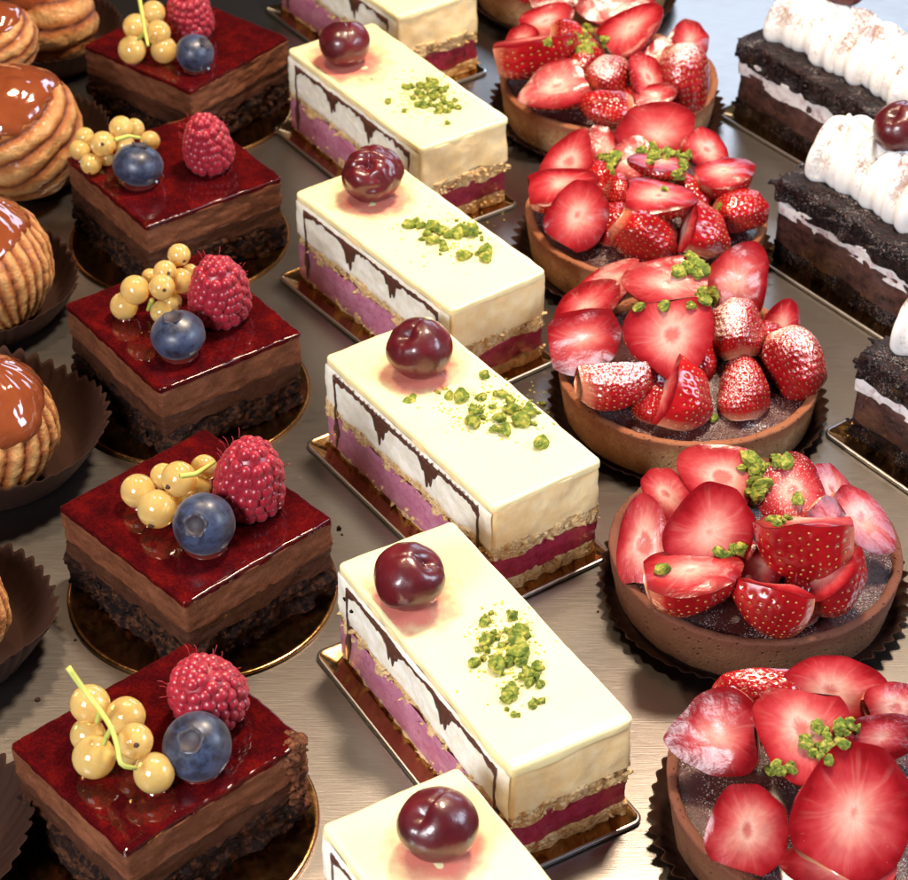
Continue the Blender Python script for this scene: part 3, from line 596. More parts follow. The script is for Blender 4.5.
# ------------------------------------------------------------------ tarts
TP = [tuple(at(832, 782, 2.)[:2]), (10.32, 59.51), (8.9, 70.02), (8.0, 80.87), (7.05, 92.56), (5.9, 104.5)]
TN = ['nearest tart', 'second nearest tart', 'third nearest tart', 'fourth nearest tart', 'fifth nearest tart', 'farthest tart']
TL = ['nearest strawberry tart, cut off at the lower right corner of the photo', 'strawberry tart with a dark juice stained crust, second from the front',
      'third strawberry tart from the front, bare dark jam at its right front', 'strawberry tart with pale golden crust, fourth from the front',
      'strawberry tart with sugared pieces, fifth from the front', 'strawberry tart farthest back, cut off by the top of the photo']
for k, (cx, cy) in enumerate(TP):
    mt = M['crust_red'] if k in (0, 1) else M['crust']
    t = thing('strawberry_tart', TL[k], 'tart', (cx, cy, .06), k * 1.1, 'strawberry tarts in the right row')
    def fr(V, th, k=k):
        a = V.copy(); n = fbm(np.stack([np.cos(th) * 3, np.sin(th) * 3, th * 0], 1)[None].repeat(V.shape[0], 0) + V * .25, k, 4)
        rr = np.hypot(V[..., 0], V[..., 1])[..., None]
        a[..., :2] *= 1 + .010 * n[..., None] * (rr > 3) + .004 * fbm(V * 2.6, k + 20, 3)[..., None] * (rr > 4); a[..., 2] += (.04 * n + .03 * fbm(V * 3., k + 30, 2)) * (V[..., 2] > 1.7); return a
    prof = [(.01, .0), (4.55, .0), (4.66, .03), (4.72, .12)] + [(4.72 + .26 * q, .12 + 1.7 * q) for q in np.linspace(.05, 1, 14)] + [(4.99, 1.88), (4.95, 1.93), (4.86, 1.95), (4.74, 1.94), (4.66, 1.89), (4.62, 1.8), (4.5, 1.2)]
    V, F = lathe(prof, 220, fr); uvv = np.c_[np.zeros(len(V)), V[:, 2] / 1.95]
    b = MB(); b.add(V, [f[::-1] for f in F] if False else F, 0, uvv); b.build('crust', mt, t)
    def fj(V, th, k=k):
        a = V.copy(); a[..., 2] += .05 * fbm(V * .8, k + 3, 3); return a
    prof = [(4.75, 1.66), (4.6, 1.70), (4.3, 1.72), (3.8, 1.76), (3.2, 1.95), (2.5, 2.3), (1.7, 2.55), (.8, 2.65), (.01, 2.68)]
    b = MB(); b.add(*lathe(prof, 90, fj)); b.build('jam_filling', M['jam'], t)
    # pleated paper case
    def paper(R0, R1, h, label, cx, cy, seed, npl=56, cut=.0):
        def fp(V, th):
            a = V.copy(); n = V.shape[0]
            for i in range(n):
                q = max(0, (i - 3) / (n - 4.)); tw = 1 + .035 * vnoise(np.c_[np.cos(th) * 1.5, np.sin(th) * 1.5, th * 0], seed) * q
                pl = 1 + (.010 + .016 * q) * (.75 + .7 * vnoise(np.c_[np.cos(th) * 4, np.sin(th) * 4, th * 0], seed + 7)) * np.sin(th * npl + .6 * vnoise(np.c_[np.cos(th) * 9, np.sin(th) * 9, th * 0], seed + 1)) * (q > 0)
                a[i, :, :2] *= (tw * pl)[:, None]; a[i, :, 2] += q * (.22 * vnoise(np.c_[np.cos(th) * 1.3, np.sin(th) * 1.3, th * 0], seed + 4) + .05 * np.sin(th * npl)) * h
            return a
        prof = [(.01, .03), (R0 * .6, .03), (R0 * .97, .03), (R0, .05)] + [(R0 + (R1 - R0) * q ** .8, .05 + (h - .05) * q) for q in np.linspace(.12, 1, 9)]
        b = MB(); b.add(*lathe(prof, npl * 8, fp)); o = b.build('paper_case', M['paper']); place(o, (cx, cy, 0), seed * .7)
        md = o.modifiers.new('thickness', 'SOLIDIFY'); md.thickness = .03; md.offset = 1
        return tag(o, label, 'paper case', 'pleated brown paper cases')
    paper(4.75, 5.34, .6, f'pleated brown paper case around the {TN[k]}', cx, cy, 3 + k)

# ------------------------------------------------------------------ strawberry pieces
def straw_variant(seed, peak, pw, base_r):
    def rad(t_):
        t_ = np.asarray(t_, float)
        a = np.sqrt(np.clip(1 - ((peak - t_) / (peak / math.sqrt(1 - base_r ** 2))) ** 2, 0, 1)); b_ = np.clip(1 - (np.clip(t_ - peak, 0, 9) / (1 - peak)) ** 2.0, 0, 1) ** pw
        return .5 * np.where(t_ < peak, a, b_)
    def warp(P):
        n = np.stack([fbm(P * 2.3, seed + j, 2) for j in range(3)], 1); return P + .052 * n
    # outline table for the cut face
    to = np.r_[np.linspace(0, 1, 200)]; yo = rad(to); ctr = .42
    ang_o = np.arctan2(yo, to - ctr); rad_o = np.hypot(yo, to - ctr); od = np.argsort(ang_o); ang_o = ang_o[od]; rad_o = rad_o[od]
    nu, nv = 72, 72
    # skin
    tt = np.r_[np.linspace(0, 1, nu) ** .9]; tt = 1 - (1 - tt) ** 1.25; th = np.linspace(0, np.pi, nv)
    T_, TH = np.meshgrid(tt, th, indexing='ij'); rr = rad(T_)
    P = np.stack([T_ - .5, rr * np.cos(TH), -rr * np.sin(TH)], 2).reshape(-1, 3)
    sd = []; rg = random.Random(seed)
    nr = 11
    for i in range(nr):
        ti = .07 + .88 * i / (nr - 1); r_ = float(rad(ti)); n = max(1, int(round(np.pi * r_ / .105)))
        for j in range(n):
            a = np.pi * (j + .5 + (.5 if i % 2 else 0) * (n > 1)) / n
            if 0.05 < a < np.pi - .05: sd.append((ti + rg.uniform(-.012, .012), a + rg.uniform(-.05, .05)))
    sp_ = np.array([[t_ - .5, float(rad(t_)) * math.cos(a), -float(rad(t_)) * math.sin(a)] for t_, a in sd])
    nrm = np.stack([np.zeros(len(P)), P[:, 1], P[:, 2]], 1); nrm[:, 0] = (P[:, 0] - (-.05)) * .8; nrm /= np.linalg.norm(nrm, axis=1)[:, None] + 1e-9
    dmin = np.min(np.linalg.norm(P[:, None] - sp_[None], axis=2), axis=1)
    edge = np.minimum(1, np.sin(TH).ravel() * 6)
    Pd = P - nrm * (.016 * np.exp(-(dmin / .026) ** 2) * edge)[:, None]
    b = MB(); V = warp(Pd); F = gridF(nu, nv); b.add(V, F, 0, np.c_[T_.ravel(), TH.ravel()])
    F0 = [tuple(range(nv))]; b.f.append(F0[0]); b.m.append(0)
    for (t_, a), p in zip(sd, sp_):
        nn = np.array([.8 * (p[0] + .05), p[1], p[2]]); nn /= np.linalg.norm(nn); x = np.array([1., 0, 0]) - nn * nn[0]; x /= np.linalg.norm(x); y = np.cross(nn, x)
        Vs, Fs = sphere(1., 5, 7); Vs = Vs[:, :1] * .0150 * x + Vs[:, 1:2] * .0090 * y + Vs[:, 2:] * .007 * nn + p - nn * .010; b.add(warp(Vs), Fs, 1)
    skin = {nm: b.mesh('strawberry_piece', [M['skin_' + nm], M['seed']]) for nm in ('plain', 'sugar')}
    # cut face
    ns = 41; s_ = np.linspace(-1, 1, ns); T2, S2 = np.meshgrid(np.linspace(0, 1, 48), s_, indexing='ij'); T2 = 1 - (1 - T2) ** 1.25
    y2 = S2 * rad(T2); ang = np.arctan2(np.abs(y2), T2 - ctr); ro = np.interp(ang, ang_o, rad_o); rho = np.clip(np.hypot(y2, T2 - ctr) / np.maximum(ro, 1e-3), 0, 1)
    zz = .003 + .022 * (1 - rho ** 5) - .014 * np.exp(-(rho / .2) ** 2) + .004 * fbm(np.stack([T2 * 9, y2 * 9, y2 * 0], 2), seed, 2) * (1 - rho ** 4)
    P2 = np.stack([T2 - .5, y2, zz], 2).reshape(-1, 3)
    b2 = MB(); b2.add(warp(P2), gridF(48, ns, flip=True), 0, np.c_[(np.sign(y2) * ang / (2 * np.pi) + .5).ravel(), rho.ravel()])
    face = {nm: b2.mesh('cut_face', [M['flesh_' + nm]]) for nm in ('plain', 'sugar')}
    return skin, face
SV = [straw_variant(1, .32, .74, .60), straw_variant(2, .28, .80, .66), straw_variant(3, .38, .62, .45), straw_variant(4, .28, .66, .74), straw_variant(5, .36, .86, .5)]

# px, py, width px, length px, tip angle on screen, (right, up, towards viewer) normal of the cut face, height, depth, variant, sugar, words
ST = [
 [ # nearest tart
  (712, 734, 82, 92, 185, (-.25, .15, 1), 3.3, .7, 1, 0, 'cut face outward with a white V, overhanging the left rim'),
  (749, 823, 82, 88, 75, (-.1, .1, 1), 2.9, .7, 0, 0, 'cut face outward, tip up, at the front left'),
  (800, 745, 96, 100, 265, (0, .55, 1), 3.9, .6, 3, 0, 'flat pink cut face under the pistachio heap'),
  (856, 806, 118, 138, 62, (.05, .3, 1), 4.4, .45, 0, 0, 'largest one, a broad slice with pale veins in the middle'),
  (835, 692, 70, 104, 5, (.0, .25, 1), 3.5, .6, 2, 0, 'cut face outward along the back rim'),
  (762, 702, 60, 108, 175, (0, .6, -1), 3.2, .9, 0, 1, 'sugared seedy skin at the back left'),
  (897, 708, 52, 70, 20, (.2, .3, 1), 3.3, .7, 1, 0, 'small cut face at the back right edge of the photo'),
  (882, 738, 50, 80, 10, (.3, .2, 1), 3.5, .6, 0, 0, 'narrow one half hidden at the right, behind the largest slice'),
  (835, 872, 70, 116, 170, (-.1, .6, .8), 3.0, .7, 3, 0, 'cut face upward at the bottom edge of the photo')],
 [
  (648, 537, 64, 92, 95, (-.45, .1, 1), 3.2, .6, 3, 0, 'pale cut face leaning on the left rim'),
  (665, 492, 44, 58, 120, (-.2, .3, 1), 3.2, .7, 0, 0, 'small red one tucked behind at the back left'),
  (714, 527, 86, 96, 58, (-.05, .1, 1), 4.3, .35, 0, 0, 'thin round slice propped upright at the left'),
  (714, 478, 74, 86, 150, (0, .45, 1), 3.5, .6, 3, 0, 'broad pale cut face along the back left'),
  (790, 489, 70, 78, 80, (.15, .45, 1), 3.9, .6, 3, 1, 'pale sugared cut face with pistachio at the back'),
  (826, 488, 44, 62, 130, (.5, .2, .9), 3.3, .7, 0, 0, 'narrow orange cut face at the back right'),
  (860, 525, 56, 82, -42, (.35, .35, 1), 3.3, .6, 2, 0, 'cut face leaning on the right rim'),
  (830, 530, 46, 62, -50, (.5, .2, 1), 3.5, .6, 0, 0, 'narrow one between the middle and the right rim'),
  (797, 551, 78, 102, 178, (.02, 1, .14), 3.75, 1.2, 0, 0, 'cut side up and seedy skin in front, in the middle'),
  (842, 584, 62, 82, 28, (-.45, .55, .32), 2.95, 1.0, 0, 0, 'pink cut side left and seedy tip at the right front'),
  (699, 587, 78, 102, 8, (-.1, .9, .55), 3.15, 1.0, 0, 0, 'wedge with pale cut top and red skin below, front left'),
  (763, 607, 66, 88, 200, (.25, .95, .05), 2.8, 1.1, 1, 0, 'seedy wedge with a pale cut top, at the very front'),
  (762, 570, 50, 58, 20, (0, .6, 1), 2.9, .7, 1, 0, 'shaded one between the two front wedges and the middle one')],
 [
  (591, 341, 66, 78, 10, (-.35, .1, 1), 3.2, .6, 0, 0, 'pale cut face at the left rim'),
  (592, 308, 52, 72, 35, (-.4, .35, 1), 3.3, .6, 2, 0, 'red cut face tucked behind at the left'),
  (614, 284, 40, 66, 40, (-.3, .4, 1), 3.2, .7, 1, 0, 'narrow red one at the back left'),
  (662, 288, 62, 86, 170, (-.1, .5, 1), 3.9, .7, 3, 0, 'broad flat one at the back, behind the heart shaped slice'),
  (671, 343, 84, 84, -82, (-.05, .15, 1), 4.2, .45, 1, 0, 'heart shaped slice with branching pale veins, tip down'),
  (623, 389, 58, 88, -14, (-.1, .75, -.35), 2.95, 1.0, 0, 1, 'sugared seedy dome at the front left'),
  (688, 393, 58, 78, 66, (-.75, .25, .1), 2.9, 1.2, 0, 0, 'wedge with its cut side left and tip up, at the front'),
  (743, 386, 56, 66, 88, (.1, .1, -1), 2.8, 1.2, 3, 1, 'seedy dome standing on bare jam at the front right'),
  (794, 366, 62, 78, -62, (.3, -.1, -1), 3.0, 1.2, 0, 1, 'heavily sugared dome at the right rim'),
  (738, 325, 58, 64, 100, (.0, .0, -1), 4.1, 1.2, 0, 1, 'heavily sugared dome on top, right of the heart shaped slice'),
  (742, 276, 66, 78, 60, (-.25, -.05, 1), 4.0, .9, 3, 0, 'tall cut face with a sugared edge at the back right'),
  (782, 320, 38, 46, 70, (.1, .05, 1), 3.1, .8, 3, 0, 'small bright cut face at the right, between the sugared domes'),
  (700, 360, 40, 50, 70, (0, .2, -1), 3.1, 1.0, 1, 0, 'deep red one in the gap at the centre')],
 [
  (574, 161, 50, 66, 62, (-.45, .2, 1), 3.3, .7, 1, 0, 'cut face with tip up at the back left'),
  (603, 147, 34, 50, 110, (.1, .3, 1), 3.2, .7, 0, 0, 'narrow one tucked at the back left by the pistachio'),
  (567, 191, 52, 72, 5, (-.2, .6, .8), 3.2, .8, 3, 0, 'one with upturned cut side on the left rim'),
  (583, 214, 62, 70, 58, (-.3, .1, 1), 3.1, .7, 0, 0, 'cut face with a pale heart at the front left'),
  (649, 239, 58, 74, -32, (.1, .1, -1), 2.9, 1.2, 0, 0, 'glossy dark dome with many seeds at the very front'),
  (707, 229, 52, 60, 95, (-.75, .2, .1), 3.0, 1.2, 0, 0, 'wedge with tip up at the front right'),
  (663, 207, 58, 72, -8, (0, .7, .75), 3.6, .9, 3, 0, 'pale cut top at the middle, above the dark dome'),
  (619, 192, 30, 38, 90, (0, .1, -1), 3.2, 1.0, 2, 0, 'small red skin piece in the gap at the left'),
  (652, 134, 62, 80, 176, (-.1, .05, 1), 3.7, .7, 0, 0, 'big broad cut face at the back'),
  (655, 170, 48, 62, 170, (.1, 1, .5), 4.0, .7, 3, 0, 'pale flat one under the pistachio at the centre'),
  (705, 157, 44, 54, -50, (.3, .3, .9), 3.4, .9, 2, 0, 'cut face at the back right'),
  (729, 184, 48, 62, 18, (-.1, .7, .6), 3.3, 1.2, 0, 0, 'wedge with cut side up at the right'),
  (742, 213, 46, 56, 12, (.3, .35, -1), 2.9, 1.1, 0, 0, 'seedy dome on the right rim')],
 [
  (540, 57, 54, 84, -12, (-.15, .9, .35), 3.5, 1.0, 3, 0, 'long wedge with a white upper edge at the left'),
  (552, 92, 50, 72, 200, (-.1, .35, 1), 3.0, .8, 1, 0, 'cut face at the front left'),
  (612, 75, 48, 50, 60, (0, .1, -1), 3.4, 1.2, 0, 1, 'round sugared dome at the front middle'),
  (644, 76, 42, 52, 100, (.5, .3, 1), 3.5, .6, 0, 1, 'sugared slice standing right of the round dome'),
  (604, 111, 36, 56, 175, (0, .5, -.8), 2.8, 1.0, 0, 0, 'low red one at the very front'),
  (638, 32, 54, 68, 35, (-.35, .45, 1), 4.2, .9, 3, 0, 'big wedge lying across the top'),
  (685, 82, 50, 76, -80, (.1, .2, -1), 3.2, 1.1, 2, 1, 'long dark one with a sugared back at the right rim'),
  (688, 42, 42, 44, 60, (.2, .2, 1), 3.2, .8, 0, 0, 'red cut face at the back right'),
  (657, 100, 36, 46, 30, (0, .5, 1), 2.9, .8, 3, 0, 'small one at the front right'),
  (551, 24, 40, 58, 20, (-.2, .5, 1), 3.4, .7, 0, 0, 'orange red cut face at the back left'),
  (572, 40, 36, 44, 0, (0, .3, -1), 3.5, 1., 1, 0, 'small red one left of the pistachio'),
  (525, 42, 36, 44, 140, (-.6, .3, .7), 3.1, .8, 0, 0, 'small one at the far left rim'),
  (610, 14, 48, 74, 178, (0, .45, 1), 3.6, .8, 3, 0, 'broad cut face at the back')],
 [
  (560, -2, 44, 60, 10, (0, .5, 1), 3.0, .8, 0, 0, 'one at the front left'),
  (598, 2, 40, 56, 175, (0, .5, -1), 3.0, 1.0, 1, 0, 'seedy one at the very front'),
  (528, -14, 40, 50, 140, (-.3, .5, 1), 3.1, .8, 3, 0, 'one on the left rim'),
  (635, -4, 44, 50, 40, (.2, .4, 1), 3.1, .8, 0, 0, 'one on the right rim')]]
ST[1] += [(735, 560, 50, 56, 60, (0, .3, -1), 2.7, 1.1, 0, 0, 'dark red one deep between the front wedges and the ringed slice'), (800, 600, 44, 52, 100, (.2, .4, -1), 2.6, 1.1, 3, 0, 'low seedy one between the two right front wedges')]
ST[2] += [(655, 400, 44, 50, 80, (0, .3, -1), 2.5, 1.1, 0, 0, 'low seedy one between the front dome and the front wedge'), (715, 335, 46, 50, 60, (.1, .2, -1), 3.3, 1.1, 3, 0, 'shaded one behind the heart shaped slice'), (765, 345, 44, 50, 90, (.1, .2, -1), 2.9, 1.1, 0, 0, 'shaded one between the three sugared domes')]
ST[3] += [(615, 225, 42, 50, 70, (0, .3, -1), 2.6, 1.1, 0, 0, 'low seedy one left of the dark front dome'), (690, 200, 46, 52, 110, (.1, .3, -1), 3.0, 1.1, 3, 0, 'shaded one behind the front right wedge'), (630, 160, 42, 52, 60, (0, .3, 1), 3.4, .9, 3, 0, 'red cut face left of the pistachio'), (600, 185, 40, 50, 100, (0, .3, -1), 2.9, 1.1, 0, 0, 'seedy one between the two left cut faces')]
ST[4] += [(585, 62, 44, 50, 70, (0, .3, -1), 3.2, 1.1, 0, 0, 'seedy one below the pistachio'), (575, 85, 40, 48, 100, (0, .3, -1), 2.7, 1.1, 3, 0, 'low seedy one left of the round sugared dome'), (662, 62, 42, 50, 60, (0, .3, 1), 3.3, .9, 0, 0, 'cut face under the big top wedge'), (640, 104, 40, 46, 40, (0, .3, -1), 2.6, 1.1, 0, 0, 'low seedy one at the front, right of the middle')]
sgrp = 'cut strawberries on the tarts'
straws = []
for k, pieces in enumerate(ST):
    for (px, py, w, l, ang, nn, z, dep, var, sug, words) in pieces:
        c = at(px, py, z); u_ = upx(px, py, z); n = RT * nn[0] + UP * nn[1] + VV * nn[2]; x = RT * math.cos(R(ang)) + UP * math.sin(R(ang))
        W_, L_ = w * 1.04 / u_, l * 1.02 / u_; D_ = min(W_, L_) * dep * (1.35 if nn[2] < .5 else 1.1)
        n = n / np.linalg.norm(n); c = c + n * D_ * .22
        skin, face = SV[var]; nm = 'sugar' if sug else 'plain'
        o = bpy.data.objects.new('strawberry_piece', skin[nm]); COL.objects.link(o)
        place(o, c, frame(n, x), (L_, W_, D_)); tag(o, f'strawberry, {TN[k]}: {words}', 'strawberry', sgrp)
        f = bpy.data.objects.new('cut_face', face[nm]); COL.objects.link(f); f.parent = o; straws.append(o)

# ------------------------------------------------------------------ black slices
def black_slice(ax, ay, th, k, label, lobes):
    e = np.array([math.cos(th), math.sin(th)]); nn = np.array([-e[1], e[0]]); l, w = 10.8, 4.6
    c = np.array([ax, ay]) + e * l / 2 + nn * w / 2
    t = thing('cherry_cream_slice', label, 'cake slice', (c[0], c[1], .13), th, 'dark slices with whipped cream in the far right row')
    b = MB(); b.add(*slab(l, w, 0, .75, .12, .05, .10, 2., 201 + k, wave=.08, step=.09, dz=.07, octv=4)); crumbs_on_sides(b, l, w, .05, .7, 60, .04, .14, 210 + k); b.build('base_sponge', M['black_sponge'], t)
    b = MB(); b.add(*slab(l - .08, w - .08, .7, 2.3, .12, .05, .10, .8, 221 + k, wave=.12, lowwave=.1, step=.09, dz=.08, octv=4)); b.build('fruit_mousse', M['black_mousse'], t)
    b = MB(); b.add(*slab(l - .04, w - .04, 1.95, 2.8, .12, .08, .10, 1.2, 231 + k, wave=.2, lowwave=.36, wfr=.35, step=.09, dz=.07, octv=4)); b.build('cream_layer', M['torn'], t)
    b = MB(); b.add(*slab(l + .1, w + .1, 2.66, 3.75, .18, .14, .16, 1.1, 241 + k, wave=.05, lowwave=.16, wfr=1.2, topamp=.05, step=.08, dz=.07, octv=5, capn=24)); crumbs_on_sides(b, l + .1, w + .1, 2.9, 3.7, 120, .05, .2, 250 + k); b.build('iced_sponge', M['black_sponge'], t)
    b = MB()
    for i in range(lobes):
        xx = -l / 2 + 1.45 + i * 1.48
        def fn(D, i=i):
            a = np.arctan2(D[:, 1], D[:, 0]); rad_ = np.hypot(D[:, 0], D[:, 1]); star = 1 + .10 * np.cos(7 * a + i * .7) * np.minimum(1, rad_ * 2)
            V = D * np.array([1.15, 1.70, 1.95]) * (1 + .07 * math.sin(i * 2.4 + k)) * star[:, None]
            V[:, 2] = np.where(V[:, 2] < 0, V[:, 2] * .35, V[:, 2]); V[:, 1] *= 1 - .22 * np.maximum(0, D[:, 2]) ** 2
            V[:, 0] += .42 * D[:, 1] * (1) - .30 * D[:, 2] + .05 * fbm(D * 1.5, i + 5 * k, 2)
            return V
        V, F = sphere(1., 44, 72, fn); b.add(V + np.array([xx, .35 + 0.05 * math.sin(i * 2.), 4.0]), F)
    b.build('whipped_cream', M['whip_dusted' if k == 2 else 'whip'], t)
    rect_board(c[0] - nn[0] * .2, c[1] - nn[1] * .2, th, l + 1.1, w + 1.1, f'rectangular card under the {("nearest", "middle", "farthest")[k]} dark cherry slice')
for k, (px, py, lab) in enumerate(((858, 350, 'nearest dark layered slice, only its left end showing at the right edge'),
                                    (779, 176, 'middle dark layered slice of the right row, cherry on its whipped cream'),
                                    (740, 38, 'farthest dark layered slice, cut off by the top of the photo'))):
    a = at(px, py, 3.9); black_slice(a[0], a[1], -.93, k, lab, 8)
lay_cherry(902, 128, 29, 5.55, 21, .0, 'glossy cherry on the whipped cream of the middle dark slice', 0)
lay_cherry(846, -16, 24, 5.55, 22, .0, 'cherry on the whipped cream of the farthest dark slice', 1)

# ------------------------------------------------------------------ choux buns
def choux(px, py, rp, z, ax, mode, nr, gax, gang, sq, label, seed, fan=0):
    r = rp / upx(px, py, z); p = at(px, py, z)
    t = thing('choux_bun', label, 'choux bun', (p[0], p[1], z), None, 'glazed choux buns in the far left row', 1.)
    Fm = np.array(frame(ax, (.9, .4, .1)))      # columns are axes
    def rfun(D):
        L = D @ Fm; ph = np.arccos(np.clip(L[:, 2], -1, 1)); a = np.arctan2(L[:, 1], L[:, 0])
        if mode == 'lat': x = ph * nr + a / (2 * np.pi) * 2 * 0 + .5 * fbm(D * 1.2, seed, 2)
        else: x = a * nr / 2. + 1.2 * (1 - L[:, 2]) + .4 * fbm(D * 1.5, seed, 2)
        rd = np.abs(np.sin(x)) ** .7
        amp = .05 if mode == 'lat' else .05 * np.minimum(1, np.sin(ph) * 1.6)
        return 1 - amp * (1 - rd) + .045 * fbm(D * 1.4, seed + 2, 3) + .022 * fbm(D * 6, seed + 4, 4), rd
    def fn(D):
        q, rd = rfun(D); fn.rd = rd; return D * (q * r)[:, None] * np.array([1, 1, sq])
    V, F = sphere(1., 150, 200, fn); b = MB(); b.add(V, F, 0, np.c_[fn.rd, V[:, 2]]); b.build('bun', M['choux'], t)
    G = np.array(frame(gax, (1, .3, .2))); n = 128; m = 48; a = np.linspace(0, 2 * np.pi, n, endpoint=False)
    ga = gang * (1 + .16 * fbm(np.c_[np.cos(a) * 1.6, np.sin(a) * 1.6, a * 0], seed + 8, 3)); V = []
    for i in range(m):
        q = i / (m - 1.); ps = ga * q + 1e-3; D = (np.stack([np.sin(ps) * np.cos(a), np.sin(ps) * np.sin(a), np.cos(ps)], 1)) @ G.T
        rq, rd = rfun(D); rs = 1. - .02 + .045 * fbm(D * 1.4, seed + 2, 3)
        k_ = (rs * .75 + rq * .25) + .075 * max(0, 1 - q ** 10) ** .5 - .03; V.append(D * (k_ * r)[:, None] * np.array([1, 1, sq]))
    b = MB(); b.add(np.array(V), gridF(m, n, True, flip=True)); b.build('caramel_glaze', M['caramel'], t)
    return p, r
def case_at(px, py, z, R0, R1, h, label, seed):
    p = at(px, py, z); return paper(R0, R1, h, label, p[0], p[1], seed, 46)
choux(16, 132, 68, 3.0, (-.35, -.25, 1), 'lat', 9.5, (-.35, -.1, 1), 1.15, 1.0, 'large choux bun with horizontal ridges, left of the wide currant heap', 3)
choux(-2, 40, 41, 4.3, (-.3, -.3, 1), 'lat', 8, (-.2, 0, 1), 1.0, .95, 'small choux bun at the top left edge of the photo', 5)
choux(52, 22, 46, 2.3, (-.2, .3, 1), 'lat', 6, (-.4, .2, 1), .9, 1.0, 'choux bun with thick bands, left of the farthest chocolate cake', 8)
choux(-20, 265, 72, 2.4, (-.45, .25, 1), 'mer', 30, (-.2, .1, 1), 1.15, .95, 'choux bun with upright grooves and rough red brown glaze at the left edge', 12)
choux(-14, 426, 72, 2.4, (.1, .1, 1), 'mer', 22, (.12, -.15, 1), 1.12, 1.0, 'choux bun under smooth shiny brown glaze, lying in an open paper case', 17)
choux(-52, 610, 62, 2.0, (.1, .1, 1), 'mer', 16, (-.1, .1, 1), .8, .9, 'choux bun almost wholly beyond the left edge, below the shiny one', 19)
case_at(20, 152, .6, 3.0, 4.0, 1.6, 'pleated brown paper case under the large ridged choux bun', 31)
case_at(50, 45, .5, 2.6, 3.6, 1.5, 'pleated brown paper case under the banded choux bun at the back', 32)
case_at(-18, 298, .5, 3.0, 3.9, 1.6, 'pleated brown paper case under the grooved choux bun', 33)
case_at(-10, 452, .4, 3.1, 4.5, 1.8, 'wide open pleated paper case under the shiny choux bun', 34)
case_at(-64, 640, .4, 2.9, 4.1, 1.8, 'pleated brown paper case at the left edge, below the shiny choux bun', 35)
case_at(-100, 850, .4, 2.9, 4.0, 1.7, 'pleated brown paper case at the lower left corner of the photo', 36)

# ------------------------------------------------------------------ pistachio
bpy.context.view_layer.update(); dg = bpy.context.evaluated_depsgraph_get()
def hit(px, py):
    d = FW + RT * (px - 454) / FOC - UP * (py - 440) / FOC; d = Vector(d).normalized()
    ok, loc, nor, i, ob, m = sc.ray_cast(dg, cam.matrix_world.translation, d)
    return (np.array([loc.x / S, loc.y / S + Y0, loc.z / S]), np.array(nor), ob) if ok else None
pm = []
for i in range(7):
    V, F = lump((0, 0, 0), 1., i + 40, (1, .8, .62), 7, 9, .55, 1.5); q = np.round(V * 2.6) / 2.6; V = V * .55 + q * .45; pm.append(MB().add(V, F).mesh('pistachio_piece', [M['pist']], False))
rg = random.Random(5); QP = []
def chunks(lst, where, group, rad=(.19, .29)):
    for (px, py, kk) in lst: QP.append((px, py, kk, where, group, rad))
def scatter(cx, cy, rx, ry, n, ang=0):
    o = []
    for i in range(n):
        a = rg.uniform(0, 6.28); q = math.sqrt(rg.random()); x, y = rx * q * math.cos(a), ry * q * math.sin(a); c_, s_ = math.cos(R(ang)), math.sin(R(ang))
        o.append((cx + x * c_ - y * s_, cy + x * s_ + y * c_, rg.uniform(.7, 1.2)))
    return o
sl = lambda k: f'green chopped pistachio chunk on the {BL[k]} cream slice'
chunks(scatter(500, 640, 26, 26, 14) + scatter(518, 678, 22, 24, 12) + [(475, 664, .9), (507, 700, 1.), (541, 702, .7), (512, 618, .9), (497, 668, 1.3), (518, 655, 1.3)], sl(1), 'pistachio on the second nearest cream slice')
chunks([(540, 446, 1.35), (512, 412, 1.3), (522, 422, 1.4), (500, 420, 1.2), (505, 432, 1.5), (472, 424, 1.2), (474, 413, .9), (480, 410, .8), (503, 396, 1.), (510, 402, .8), (518, 410, .8), (484, 377, .9), (410, 399, 1.), (437, 392, .8), (450, 396, 1.1), (461, 399, 1.2), (444, 388, .7), (480, 398, .8), (473, 409, .7), (492, 408, .7), (528, 415, 1.1)], sl(2), 'pistachio on the third nearest cream slice')
chunks([(409, 227, 1.2), (421, 227, 1.1), (427, 235, 1.), (433, 229, 1.2), (441, 232, 1.1), (449, 236, 1.3), (456, 236, 1.2), (462, 231, 1.2), (470, 234, 1.4), (471, 229, 1.3), (432, 243, 1.3), (444, 250, .9), (463, 258, 1.1), (486, 252, 1.2), (486, 260, 1.2), (416, 222, .8), (478, 255, .7)], sl(3), 'pistachio on the fourth nearest cream slice')
chunks(scatter(430, 97, 24, 15, 30, 30) + scatter(428, 92, 12, 10, 10) + [(388, 103, 1.), (447, 124, .9), (372, 79, .7), (455, 101, .8), (458, 109, .8), (404, 112, .8)], sl(4), 'pistachio on the fifth nearest cream slice', (.14, .22))
for kk_, ar in ((1, (500, 640, 30, 36, 14)), (1, (520, 690, 24, 26, 8)), (2, (505, 412, 46, 22, 18)), (3, (450, 238, 38, 18, 14)), (4, (428, 95, 30, 18, 14))):
    chunks(scatter(*ar), sl(kk_), f'pistachio on the {BL[kk_]} cream slice', (.08, .17))
tl = lambda k: f'green chopped pistachio chunk on the {TN[k]}'
chunks(scatter(824, 742, 20, 26, 16, 20) + scatter(780, 768, 12, 8, 8) + scatter(850, 728, 14, 8, 5), tl(0), 'pistachio on the nearest tart', (.15, .24))
chunks(scatter(756, 468, 14, 14, 10) + scatter(757, 492, 10, 16, 9) + scatter(778, 461, 10, 6, 6) + scatter(735, 552, 18, 5, 6, -10) + scatter(775, 523, 20, 4, 6) + [(662, 571, 1.1), (797, 500, 1.)], tl(1), 'pistachio on the second nearest tart')
